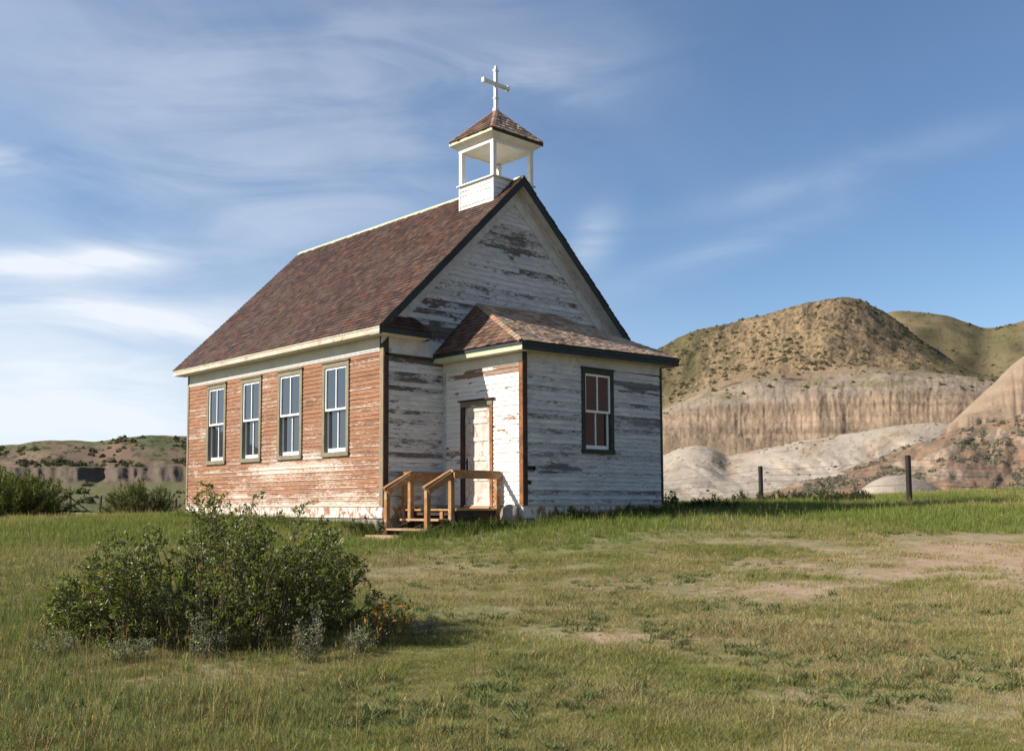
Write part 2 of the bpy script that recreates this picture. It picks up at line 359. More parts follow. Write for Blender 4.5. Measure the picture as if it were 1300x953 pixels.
def sheet(name, cols, knots_sub, colour, mat, step=2.0, smooth_px=10, disp=None, noise_z=(0.0, 1.0), endpad=None):
    """cols: list of (px, [(dist, ypx)...]) with equal knot counts; a real surface at those distances"""
    ps = np.arange(cols[0][0], cols[-1][0]+.1, step); K = len(cols[0][1])
    cp = np.array([c[0] for c in cols], float)
    D = np.stack([np.interp(ps, cp, [c[1][k][0] for c in cols]) for k in range(K)], 1)
    Y = np.stack([np.interp(ps, cp, [c[1][k][1] for c in cols]) for k in range(K)], 1)
    w_ = max(1, int(smooth_px/step))
    if w_ > 1:
        ker = np.hanning(w_*2+1); ker /= ker.sum()
        f_ = lambda A: np.stack([np.convolve(np.pad(A[:, k], w_, mode='edge'), ker, 'valid') for k in range(K)], 1)
        D, Y = f_(D), f_(Y)
    T = np.concatenate([np.linspace(k, k+1, knots_sub[k], endpoint=False) for k in range(K-1)]+[[K-1.0]])
    Dt = np.stack([np.interp(T, np.arange(K), D[i]) for i in range(len(ps))]); Yt = np.stack([np.interp(T, np.arange(K), Y[i]) for i in range(len(ps))])
    P_, T_ = np.meshgrid(ps, T, indexing='ij')
    if disp is not None: Dt = Dt+disp(P_, T_, Dt)
    dv = _f[None, None]+_r[None, None]*((P_-650)/FPX)[..., None]-_u[None, None]*((Yt-PY)/FPX)[..., None]
    k_ = Dt/(dv[..., 0]*FH[0]+dv[..., 1]*FH[1]); X = CAM+dv*k_[..., None]
    if noise_z[0]: X[..., 2] += (fbm(X[..., 0]/noise_z[1], X[..., 1]/noise_z[1], 5, 21)-.5)*noise_z[0]
    C = colour(P_, T_, X); SURF[name] = (X, P_, T_)
    n0, n1_ = P_.shape; idx = np.arange(n0*n1_).reshape(n0, n1_)
    F = np.stack([idx[:-1, :-1], idx[1:, :-1], idx[1:, 1:], idx[:-1, 1:]], -1).reshape(-1, 4)
    return tag(mk(name, X.reshape(-1, 3), F, mat, col=np.clip(C.reshape(-1, 3), 0, 1), smooth=True), kind='structure')
GRASS1 = np.array((.15, .112, .056)); GRASS2 = np.array((.125, .10, .047)); SHRUB = np.array((.045, .046, .022))
TAN = np.array((.315, .222, .143)); TAN2 = np.array((.275, .195, .13)); PINK = np.array((.30, .23, .165)); WHITE = np.array((.395, .325, .25)); RED = np.array((.275, .165, .102))
# main hill: cliff foot, cliff top, pale bench, grass slope, crest, back
sk = {640: 560, 700: 500, 760: 470, 800: 456, 837: 444, 875: 421.5, 920: 411, 968: 401, 1000: 393, 1027: 385.5, 1050: 382, 1075: 380, 1097: 384, 1125: 400, 1160: 425, 1205: 457, 1240: 476, 1275: 484, 1330: 500, 1400: 520}
cl_top = {640: 595, 842: 527, 912: 514, 1005: 511, 1075: 498, 1138: 497, 1226: 503, 1400: 530}
bench = {640: 590, 842: 519, 894: 496, 968: 482, 1075: 472, 1204: 477, 1263: 481, 1300: 492, 1400: 524}
foot = {640: 605, 842: 556, 894: 562, 979: 570, 1042: 562, 1138: 551, 1219: 540, 1400: 548}
I = lambda dct, x: float(np.interp(x, list(dct), list(dct.values())))
cols = []
for x in range(640, 1401, 10):
    s_, c_, b_, f_ = I(sk, x), I(cl_top, x), I(bench, x), I(foot, x)
    s_ = min(s_, b_-2)
    cols.append((x, [(146, f_+40), (151, f_), (163, c_), (175, b_), (198, b_*.58+s_*.42), (232, s_+2), (245, s_), (280, s_+40)]))
def d_main(P, T, D):
    cm = sst(T, .6, 1.3)*(1-sst(T, 2.6, 3.3))
    q = P+6*(fbm(P*.02, T*1.3, 2, 5)-.5)*T
    rid = np.abs(fbm(q*.06, T*.05, 4, 31)-.5)*2; rid2 = np.abs(fbm(q*.19, T*.08, 3, 44)-.5)*2
    big = (fbm(P*.022, T*.2, 2, 61)-.5)*9
    up = sst(T, 3, 4)*(1-sst(T, 5.2, 6))*((fbm(P*.018, T*.5, 3, 71)-.5)*22)
    am = .25+.75*sst(fbm(P*.017, T*.4, 2, 48), .35, .65); tilt = fbm((P+T*16)*.33, T*.5, 3, 49)-.5
    return cm*(am*(.24*sst(1-rid, .8, 1.0)+.14*sst(1-rid2, .8, 1.0))+tilt*.2+(fbm(P*.7, T*2.0, 2, 47)-.5)*.35+(fbm(P*.25, T*7, 3, 46)-.5)*.7+big*.38)+up+(fbm(P*.10, T*3, 3, 83)-.5)*2.2*sst(T, 2.8, 3.3)
def c_main(P, T, X):
    n = fbm(P*.05, T*3, 5, 3); n2 = fbm(P*.22, T*14, 4, 9); n3 = fbm(P*.03, T*1.2, 3, 13)
    c = lerp3(GRASS2, GRASS1, sst(n3, .35, .65))
    bare = sst(n*.42+n2*.30+fbm(P*.45, T*26, 2, 69)*.28+.30*np.exp(-((P-1060)/130.)**2)+.14*sst(5-T, 0, 2)-.18*sst(930-P, 0, 90)-.3*sst(P, 1130, 1200), .50, .68)*sst(T, 2.6, 3.3)*(1-sst(T, 5.0, 5.7))
    c = c+(np.array((.265, .18, .102))*(.85+.3*n2)[..., None]-c)*bare[..., None]
    sh = np.maximum(sst(fbm(P*.30, T*20, 3, 99), .56, .68), sst(fbm(P*.55, T*30, 2, 89), .62, .72))*sst(T, 3, 3.4)
    c = c+(SHRUB-c)*(sh*.7)[..., None]
    sh2 = sst(fbm(P*.10, T*6, 3, 129), .46, .60)*np.exp(-((P-1125+(T-4.6)*-18)/26.)**2)*sst(T, 3.6, 4.4)
    c = c+(SHRUB*1.4-c)*(sh2*.45)[..., None]
    bl = 1-sst(T+(n2-.5)*.55, 2.75, 3.25)
    strat = fbm(X[..., 2]*1.7+n*1.2, P*.004, 3, 141)*1.6-.3
    pk = PINK*(.74+.36*strat[..., None])*(.85+.3*n2[..., None]); c = c+(pk-c)*bl[..., None]
    gpat = sst(fbm(P*.05, T*5, 3, 55), .58, .70)*sst(T, 2.05, 2.4)
    c = c+(np.array((.20, .165, .085))-c)*(gpat*bl*.8)[..., None]
    ct = 1-sst(T+(n-.5)*.5, 1.85, 2.15); tn = lerp3(TAN2, TAN, n2)*(.74+.42*strat[..., None]); c = c+(tn-c)*ct[..., None]
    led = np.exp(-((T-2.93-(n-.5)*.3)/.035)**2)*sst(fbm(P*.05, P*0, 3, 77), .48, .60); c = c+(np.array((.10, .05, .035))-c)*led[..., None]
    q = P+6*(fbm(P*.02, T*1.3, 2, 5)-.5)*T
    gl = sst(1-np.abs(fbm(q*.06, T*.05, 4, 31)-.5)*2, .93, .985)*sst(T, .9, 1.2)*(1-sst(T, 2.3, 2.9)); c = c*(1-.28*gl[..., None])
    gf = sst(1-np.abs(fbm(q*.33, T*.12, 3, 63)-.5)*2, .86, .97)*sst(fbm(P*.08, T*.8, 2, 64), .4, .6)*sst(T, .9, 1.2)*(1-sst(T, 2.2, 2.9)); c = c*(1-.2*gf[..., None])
    ft = 1-sst(T, .8, 1.15); c = c+(np.array((.30, .225, .13))-c)*(ft*.5)[..., None]
    return c
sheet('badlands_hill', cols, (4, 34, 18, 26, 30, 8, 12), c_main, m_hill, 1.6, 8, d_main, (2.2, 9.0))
# grass ridge behind it
rd = {1040: 470, 1085: 418, 1110: 402, 1134: 395.5, 1163: 396, 1204: 400, 1230: 410, 1243: 416.5, 1256: 417, 1280: 411, 1300: 406, 1360: 396, 1450: 400, 1600: 430, 1800: 470}
cols = [(x, [(240, 560), (265, I(rd, x)+70), (300, I(rd, x)+22), (330, I(rd, x)), (370, I(rd, x)+30)]) for x in range(1040, 1801, 12)]
def c_ridge(P, T, X):
    n = fbm(P*.04, T*4, 5, 4); n2 = fbm(P*.2, T*14, 3, 14); c = lerp3(np.array((.15, .12, .058)), np.array((.185, .142, .075)), sst(n, .35, .65))
    c = c+(np.array((.12, .125, .045))-c)*(np.exp(-((P-1275)/16.)**2-((T-2.1)/.35)**2)*.5)[..., None]
    sh = sst(n2, .62, .72); return c+(SHRUB*1.3-c)*(sh*.5)[..., None]
sheet('grass_ridge', cols, (6, 20, 24, 10), c_ridge, m_hill, 2.4, 12, lambda P, T, D: (fbm(P*.012, T*.6, 3, 15)-.5)*26*sst(T, .5, 1.5)*(1-sst(T, 2.6, 3)), (2.0, 14.0))
# tan butte at the right
bt = {1195: 545, 1217: 531, 1240: 507, 1262: 486, 1282: 466, 1300: 452, 1340: 425, 1390: 405, 1450: 410, 1520: 440, 1600: 480}
cols = [(x, [(112, 600), (116, max(I(bt, x)+3, 531+(x-1217)*.0)), (126, I(bt, x)*.55+531*.45 if I(bt, x) < 531 else I(bt, x)+2), (136, I(bt, x)), (150, I(bt, x)+60)]) for x in range(1195, 1601, 8)]
def c_butte(P, T, X):
    n = fbm(P*.05, T*4, 5, 6); n2 = fbm(P*.2, T*3, 3, 16); st_ = .5+.5*np.sin(X[..., 2]*2.6+n*3)
    c = lerp3(TAN2, TAN, n2)*(.88+.2*st_[..., None]); k = sst(T, 2.2, 2.9); return c+(PINK-c)*(k*.6)[..., None]
sheet('sandstone_butte', cols, (5, 16, 22, 10), c_butte, m_hill, 1.6, 14, lambda P, T, D: (.5*sst(1-np.abs(fbm(P*.09+T*.3, T*.3, 3, 8)-.5)*2, .5, 1)+(fbm(P*.06, T*.8, 3, 18)-.5)*1.5)*sst(T, .5, 1)*(1-sst(T, 2.5, 3)), (1.2, 6.0))
# white clay slopes
tp = {620: 615, 760: 600, 815: 590, 842: 578, 862: 569, 886: 565, 905: 569, 923: 581, 945: 576, 968: 569, 1000: 563, 1040: 557, 1078: 551, 1100: 546, 1134: 540, 1160: 538, 1189: 536, 1210: 538, 1226: 544, 1245: 556, 1290: 580}
cols = [(x, [(84, 634), (92, 626), (112, (626+I(tp, x))/2+4), (128, I(tp, x)+3), (134, I(tp, x)), (146, I(tp, x)+26)]) for x in range(620, 1291, 8)]
def d_clay(P, T, D):
    q = P+(T-2)*46
    a = fbm(q*.013, T*.55, 3, 91); b = np.abs(fbm(q*.03+3, T*.5, 3, 95)-.5)*2
    return ((a-.5)*14+sst(1-b, .8, 1)*.7+(fbm(P*.06, T*1.6, 4, 97)-.5)*1.6)*sst(T, .3, 1.4)*(1-sst(T, 2.0, 2.9))
def c_clay(P, T, X):
    n = fbm(P*.03, T*2, 5, 2); n2 = fbm(P*.25, T*12, 3, 18); c = WHITE*(.78+.22*n[..., None])*(.93+.14*n2[..., None])
    warm = sst(fbm(P*.03-T, T*2.2, 4, 28), .52, .7); c = c+(np.array((.36, .26, .165))-c)*(warm*.35)[..., None]
    br = sst(fbm(P*.028, T*1.8, 4, 38)+.25*np.exp(-((P-915)/28.)**2-((T-2.9)/.8)**2)+.2*sst(1.1-T, 0, .8), .60, .68); c = c+(np.array((.25, .165, .10))-c)*(br*.6*sst(fbm(P*.2, T*9, 3, 58), .35, .6))[..., None]
    pt = sst(fbm(P*.3, T*22, 2, 48), .74, .8); return c+(SHRUB*1.5-c)*(pt*.6)[..., None]
sheet('white_clay_slope', cols, (4, 26, 26, 8, 6), c_clay, m_mound, 2.0, 10, d_clay, (.9, 5.0))
# red scree apron, right
tr = {960: 634, 990: 617, 1010: 613, 1049: 605, 1100: 586, 1152: 566, 1200: 551, 1230: 542, 1265: 535, 1300: 529, 1360: 522, 1450: 515, 1600: 520}
cols = [(x, [(56, 652), (62, 640-max(0, (x-1100)*.012)), (74, 628-max(0, (x-1100)*.02)), (96, (I(tr, x)*.6+626*.4)), (110, I(tr, x)), (122, I(tr, x)+18)]) for x in range(960, 1601, 8)]
def c_scree(P, T, X):
    n = fbm(P*.045, T*3, 5, 7); n2 = fbm(P*.28, T*14, 3, 17); c = lerp3(RED*.85, RED*1.12, n)*(.85+.3*n2[..., None])
    pk = sst(fbm(P*.02, T*2.5, 4, 57), .55, .68); c = c+(np.array((.40, .29, .205))-c)*(pk*.75)[..., None]
    sg = np.maximum(sst(fbm(P*.12, T*7, 3, 27), .56, .66), sst(fbm(P*.33, T*17, 2, 87), .56, .64)); c = c+(np.array((.14, .125, .085))-c)*(sg*.7)[..., None]
    gr = 1-sst(T+(n-.5)*.8, 1.5, 2.1); return c+(np.array((.235, .195, .095))-c)*gr[..., None]
sheet('red_scree_slope', cols, (4, 10, 24, 14, 6), c_scree, m_hill, 2.0, 10, lambda P, T, D: (fbm(P*.025, T*.9, 4, 37)-.5)*12*sst(T, 1, 2)*(1-sst(T, 3.4, 4)), (1.1, 4.0))
# small clay mound in front of the scree, and a low one further left
def mound(name, p0, p1, ytop, ybot, dist, colr):
    cols = []
    for i in range(25):
        t = i/24; hgt = math.sin(math.pi*t**.85)**.8; x = p0+(p1-p0)*t; yt = ybot+(ytop-ybot)*hgt
        cols.append((x, [(dist-3*hgt-.5, ybot+6), (dist-2.2*hgt, ybot*.6+yt*.4), (dist-.8*hgt, ybot*.12+yt*.88), (dist+.6, yt), (dist+3, yt+12)]))
    def c_(P, T, X):
        n = fbm(P*.06, T*2, 4, 5); return np.array(colr)*(.85+.3*n[..., None])
    sheet(name, cols, (4, 8, 6, 4), c_, m_mound, 1.2, 4, None, (.16, 2.0))
mound('clay_mound', 1090, 1200, 603, 626, 70, WHITE*.80)
# left hills
ls = {-900: 560, -700: 540, -500: 566, -350: 556, -200: 548, -100: 560, -40: 567, 0: 566, 25: 565, 40: 561, 56: 558, 85: 558.5, 105: 560, 119: 561, 133: 559, 154: 554.5, 183: 553, 236: 554.5, 300: 557, 380: 566, 460: 585, 560: 610, 640: 625}
cols = []
for x in range(-900, 641, 12):
    s_ = I(ls, x); cols.append((x, [(105, 647), (190, 629), (262, 612), (270, 593 if x < 560 else 611), (300, min(585, s_+22) if x < 400 else s_+3), (360, s_+4), (385, s_), (440, s_+20)]))
def d_left(P, T, D):
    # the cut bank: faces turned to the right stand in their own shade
    cm = sst(T+(fbm(P*.05, P*0, 3, 26)-.5)*1.3, 1.6, 2.1)*(1-sst(T+(fbm(P*.06, P*0+4, 3, 27)-.5)*1.2, 2.8, 3.7))
    saw = np.zeros_like(P); q = P+(fbm(P*.05+9, T*1.2, 3, 25)-.5)*9
    for a, b, dep in ((101, 143, 22), (150, 172, 9), (170, 199, 14), (222, 233, 6), (18, 36, 9), (-60, -20, 14), (-160, -110, 16)):
        saw += np.clip((q-a)/(b-a), 0, 1)*dep*.5*(1-sst(q, b-12, b+8))
    return cm*(saw+(fbm(P*.07, T*.4, 3, 5)-.5)*8)+(fbm(P*.012, T*.5, 4, 15)-.5)*34*sst(T, 3.2, 4.2)*(1-sst(T, 5.2, 6))
def c_left(P, T, X):
    n = fbm(P*.025, T*1.5, 5, 3); n2 = fbm(P*.16, T*9, 4, 9)
    c = lerp3(np.array((.10, .105, .042)), np.array((.165, .115, .072)), sst(n, .38, .62))
    c = c+(np.array((.19, .12, .085))-c)*(np.exp(-((P-135)/42.)**2-((T-4.2)/.6)**2)*.9)[..., None]
    c = c+(np.array((.23, .155, .105))-c)*(np.exp(-((P-15)/40.)**2-((T-3.9)/.8)**2)*.9)[..., None]
    sh = sst(n2+.10*np.exp(-((P-63)/26.)**2-((T-3.7)/.5)**2)*2.2+.06*np.exp(-((P-205)/28.)**2), .60, .70)*sst(T, 3.0, 3.5)
    c = c+(SHRUB*.85-c)*(sh*.8)[..., None]
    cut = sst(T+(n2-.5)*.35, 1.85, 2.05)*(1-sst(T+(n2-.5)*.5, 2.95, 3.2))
    k = .85+.3*n2; c = c+(np.array((.125, .095, .07))*k[..., None]-c)*(cut*sst(n+.25*np.exp(-((P-130)/110.)**2), .42, .58))[..., None]  # bank also darkened in colour, for the shade on its right-turned faces
    lo = 1-sst(T, 1.5, 2.0); c = c+(np.array((.135, .13, .055))-c)*(lo*.85)[..., None]; return c
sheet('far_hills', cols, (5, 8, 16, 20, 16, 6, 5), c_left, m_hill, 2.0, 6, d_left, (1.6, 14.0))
# the valley sides go on round the camera to left and right (the windows mirror them)
def ring(name, a0, a1, dist, hfun, colr):
    n0, n1_ = int((a1-a0)*2.0), 22; A = np.radians(np.linspace(a0, a1, n0))[:, None]; t = np.linspace(0, 1, n1_)[None]
    R_ = dist+t*dist*.8+0*A; z = -1.5+np.vectorize(hfun)(np.degrees(A))*dist*1.6*np.sin(np.clip(t*1.25, 0, 1)*math.pi/2)**1.2
    z = z+(fbm(np.degrees(A)*.25+0*t, t*5+0*A, 4, 66)-.5)*dist*.05*t
    X = np.stack([CAM[0]+R_*(np.sin(A)*RH[0]+np.cos(A)*FH[0]), CAM[1]+R_*(np.sin(A)*RH[1]+np.cos(A)*FH[1]), z], -1)
    nn = fbm(np.degrees(A)*.5+0*t, t*9+0*A, 4, 6); C = np.asarray(colr)*(.7+.6*nn[..., None])
    idx = np.arange(n0*n1_).reshape(n0, n1_); F = np.stack([idx[:-1, :-1], idx[1:, :-1], idx[1:, 1:], idx[:-1, 1:]], -1).reshape(-1, 4)
    tag(mk(name, X.reshape(-1, 3), F, m_hill, col=C.reshape(-1, 3), smooth=True), kind='structure')
ring('valley_side', -125, -48, 320, lambda a: .078+.022*math.sin(a*.19)+.012*math.sin(a*.55), (.07, .065, .04))
ring('valley_side', 40, 120, 190, lambda a: .20+.03*math.sin(a*.15), (.075, .042, .03))


# ------------------------------------------------------------------ the church
church = tag(empty('church'), 'weathered white wooden church with brown shingle roof and open belfry', 'church')
L, W, VX0, VX1, VD = 9.04, 7.85, 1.625, 6.11, 2.52
KL, KR, XR, ZR = .971, .916, 3.79, 7.74          # roof slopes left and right, ridge x and height

class Frame:      # a wall plane: u along, n outwards
    def __init__(s, o, u, nrm): s.o, s.u, s.n = Vector(o), Vector(u), Vector(nrm)
    def p(s, u, n, z): return s.o+s.u*u+s.n*n+Vector((0, 0, z))
    def box(s, b, u0, u1, n0, n1, z0, z1, c=None):
        n = s.u.cross(Vector((0, 0, 1)))
        if n.dot(s.n) < 0:     # keep faces outwards
            q = lambda z: [s.p(u0, n1, z), s.p(u0, n0, z), s.p(u1, n0, z), s.p(u1, n1, z)]
        else:
            q = lambda z: [s.p(u0, n0, z), s.p(u0, n1, z), s.p(u1, n1, z), s.p(u1, n0, z)]
        return b.hexa(q(z0), q(z1), c)
    def one(s, name, mat, parent, *a): return s.box(MB(), *a).build(name, mat, parent)
FL = Frame((0, 0, 0), (0, 1, 0), (-1, 0, 0))                 # long wall towards the left
FF = Frame((0, 0, 0), (1, 0, 0), (0, -1, 0))                 # gable front
FVL = Frame((VX0, 0, 0), (0, -1, 0), (-1, 0, 0))             # vestibule wall with the door
FVF = Frame((VX0, -VD, 0), (1, 0, 0), (0, -1, 0))            # vestibule front
FVR = Frame((VX1, -VD, 0), (0, 1, 0), (1, 0, 0))
FR_ = Frame((W, 0, 0), (0, 1, 0), (1, 0, 0))
FB = Frame((W, L, 0), (-1, 0, 0), (0, 1, 0))

def board_mesh(fr, u0, u1, z0, z1, first_uv=0.0, thick=.021, wav=.004, cut=None):
    n = max(1, min(5, int((u1-u0)/.55)+1)); V, UV, Fc = [], [], []
    tj = thick+random.uniform(-.003, .004); sag = random.uniform(-.004, .004)
    for i in range(n+1):
        t = i/n; u = u0+(u1-u0)*t; dz = random.uniform(-wav, wav)+sag*math.sin(t*3.1); dn = random.uniform(-.002, .003)
        lo = z0+dz; hi = z1
        if cut: hi = max(lo+.005, min(z1, cut(u)))
        for nn, z, v in ((-.03, lo, .0), (tj+dn, lo, .02), (.004, hi, 1.0), (-.03, hi, 1.0)):
            V.append(fr.p(u, nn, z)); UV.append((u, v))
    flip = fr.u.cross(Vector((0, 0, 1))).dot(fr.n) < 0
    for i in range(n):
        a, b = i*4, i*4+4
        for k in range(3): Fc.append((a+k, b+k, b+k+1, a+k+1))
    Fc.append((0, 1, 2, 3)); Fc.append((n*4+3, n*4+2, n*4+1, n*4))
    if flip: Fc = [f[::-1] for f in Fc]
    return V, Fc, UV
def clad(fr, parent, mat, urange, z0, z1, e, openings=(), name='siding_board', joined=False, holes=(), joints=.22):
    AV, AF, AU = [], [], []
    nz = int(round((z1-z0)/e)); e = (z1-z0)/nz; cnt = 0
    for k in range(nz):
        a = z0+k*e; zm = a+e/2; ua, ub = urange(zm)
        if ub-ua < .06: continue
        segs = [(ua, ub)]
        for (o0, o1, oz0, oz1) in openings:
            if oz0 < zm < oz1:
                segs = [q for s_ in segs for q in ((s_[0], min(s_[1], o0)), (max(s_[0], o1), s_[1])) if q[1]-q[0] > .03]
        out = []
        for s0, s1 in segs:
            if s1-s0 > 3.2 and random.random() < joints and not joined:
                c = s0+(s1-s0)*random.uniform(.35, .65); out += [(s0, c-.0015), (c+.0015, s1)]
            else: out.append((s0, s1))
        for s0, s1 in out:
            for (h0, h1, hz) in holes:
                if a <= hz < a+e and s0 <= h0+.01 and h1 < s1: s0 = h1+random.uniform(0, .03)
            V, Fc, UV = board_mesh(fr, s0, s1, a, a+e+.012)
            if joined:
                b = len(AV); AV += V; AU += UV; AF += [tuple(i+b for i in f) for f in Fc]
            else: mk(name, V, Fc, mat, parent, uv=UV); cnt += 1
    if joined: tag(mk(name, AV, AF, mat, parent, uv=AU), kind='stuff')
    return cnt

# windows of the long wall, door, front window (u ranges on their own wall)
WIN = [(1.23, 2.284), (3.141, 4.232), (5.02, 6.032), (6.83, 7.869)]; WZ0, WZ1 = 1.08, 3.18
DOOR = (.62, 1.64, -.1, 2.20); FWIN = (3.358-VX0, 4.385-VX0, 1.082, 2.922)
zroof = lambda x: min(ZR-KL*(XR-x), ZR-KR*(x-XR))
nb = 0
wl = FL.one('wall', m_sheath, church, .0, L, -.30, -.12, -.02, 3.55); 
nb += clad(FL, wl, m_side, lambda z: (.10, L-.085), 0, 3.245, .0955, [(a+.05, b-.05, WZ0+.05, WZ1-.03) for a, b in WIN])
V = [(0, .12, -.02), (W, .12, -.02), (W, .12, zroof(W)-.1), (XR, .12, ZR-.12), (0, .12, zroof(0)-.1)]
wf = mk('wall', V+[(x, .3, z) for x, y, z in V], [(0, 1, 2, 3, 4), (9, 8, 7, 6, 5)]+[(i, i+5, (i+1) % 5+5, (i+1) % 5) for i in range(5)], m_sheath, church)
nb += clad(FF, wf, m_front, lambda z: (.07, VX0-.012) if z < 3.3 else (max(.02, XR-(ZR-.1-z)/KL), min(W-.02, XR+(ZR-.1-z)/KR)), 0, 3.135, .1)
def gab(z): return (max(.0, XR-(ZR-.45-z)/KL), min(W, XR+(ZR-.45-z)/KR))
nb += clad(FF, wf, m_front, gab, 3.56, 7.2, .121, joints=.3)
wvl = FVL.one('wall', m_sheath, church, .0, VD, -.30, -.12, -.02, 3.14)
nb += clad(FVL, wvl, m_vleft, lambda z: (.115, VD-.085), 0, 2.90, .097, [(DOOR[0]+.05, DOOR[1]-.05, DOOR[2], DOOR[3]-.05)])
wvf = FVF.one('wall', m_sheath, church, .32, VX1-VX0-.32, -.30, -.12, -.02, 3.14)
nb += clad(FVF, wvf, m_vfront, lambda z: (.10, VX1-VX0-.07), 0, 2.93, .0975, [(FWIN[0]+.05, FWIN[1]-.05, FWIN[2]+.05, FWIN[3]-.05)],
           holes=((.10, .36, .76), (.10, .20, .47)))
print('siding boards:', nb)
for fr_, ln, zt, par in ((FR_, L, 3.55, None), (FB, W, 3.55, None), (FVR, VD, 3.14, None)):
    wb = fr_.one('wall', m_sheath, church, .0 if fr_ is not FVR else .0, ln, -.28, -.12, -.02, zt)
    clad(fr_, wb, m_vfront, lambda z, ln=ln: (.0, ln), 0, zt-.02, .1, joined=True, name='siding')
V = [(0, L+.0, 3.50), (W, L+.0, 3.50), (W, L, zroof(W)-.1), (XR, L, ZR-.12), (0, L, zroof(0)-.1)]
mk('wall', V+[(x, L-.15, z) for x, y, z in V], [(4, 3, 2, 1, 0), (5, 6, 7, 8, 9)]+[(i, (i+1) % 5, (i+1) % 5+5, i+5) for i in range(5)], m_white_grey, church)

# skirt and foundation
def skirt(fr, u0, u1, seg):
    u = u0
    while u < u1-.1:
        v = min(u1, u+seg*random.uniform(.8, 1.2)); v = u1 if u1-v < .6 else v
        fr.one('skirt_board', m_found, fnd, u+.002, v-.002, -.02, .012, -.27, -.035); u = v
    fr.one('water_table', m_cream, fnd, u0, u1, -.02, .028, -.032, -.004)
fnd = MB().box(.02, W-.02, .02, L-.02, -1.1, -.06).box(VX0+.02, VX1-.02, -VD+.02, .0, -1.1, -.06).build('foundation', m_concrete, church)
skirt(FL, 0, L, 2.2); skirt(FF, 0, VX0, 1.6); skirt(FVL, 0, VD, 2.6); skirt(FVF, 0, VX1-VX0, 2.2); skirt(FVR, 0, VD, 2.6); skirt(FR_, 0, L, 2.5)

# corner boards
def corner(name, fr, u0, u1, z0, z1, mat, n=.030, label=None): return tag(fr.one(name, mat, church, u0, u1, -.02, n, z0, z1), label)
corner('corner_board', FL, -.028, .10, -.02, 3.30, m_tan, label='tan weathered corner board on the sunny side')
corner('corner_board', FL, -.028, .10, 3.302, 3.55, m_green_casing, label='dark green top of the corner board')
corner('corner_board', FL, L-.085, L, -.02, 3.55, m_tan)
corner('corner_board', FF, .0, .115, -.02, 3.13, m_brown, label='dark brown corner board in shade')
corner('corner_board', FF, .0, .115, 3.21, 3.55, m_green_casing)
corner('corner_board', FVL, .018, .115, -.02, 2.92, m_white_grey, n=.026, label='white corner board in the nook')
corner('corner_board', FVL, VD-.085, VD+.028, -.02, 2.93, m_rust, label='rust brown corner board beside the door wall')
corner('corner_board', FVF, .0, .105, -.02, 2.93, m_brown)
corner('corner_board', FVF, .0, .105, 2.932, 3.14, m_green_casing, n=.032)
corner('corner_board', FVF, VX1-VX0-.07, VX1-VX0, -.02, 3.14, m_green_casing)
corner('corner_board', FR_, .0, .1, -.02, 3.55, m_green_casing); corner('corner_board', FVR, 0, .1, -.02, 3.1, m_green_casing)
corner('corner_board', FR_, L-.1, L, -.02, 3.55, m_green_casing)

# friezes and eaves of the nave
FL.one('frieze_board', m_frieze, church, .102, L-.088, -.02, .022, 3.248, 3.548)
FL.one('frieze_moulding', m_frieze, church, .102, L-.088, -.02, .040, 3.285, 3.312)
fz = FF.one('frieze_board', m_white_grey, church, .117, VX0-.0, -.02, .020, 3.205, 3.56)
FF.one('drip_moulding', m_brown, church, .117, VX0-.03, -.02, .045, 3.14, 3.20)
OH = .36; YB0, YB1 = 9.26, 9.60
MB().box(-OH+.022, -.0, -OH+.02, YB0, 3.552, 3.572).build('soffit', m_frieze, church)
MB().box(-OH, -OH+.02, -OH+.001, YB0, 3.55, 3.655).build('fascia_board', m_cream, church)
MB().box(-OH-.012, -OH+.02, -OH+.001, YB0, 3.657, 3.685).build('crown_moulding', m_cream, church)
MB().box(W, W+.36, -OH, YB0, 3.552, 3.572).build('soffit', m_frieze, church)

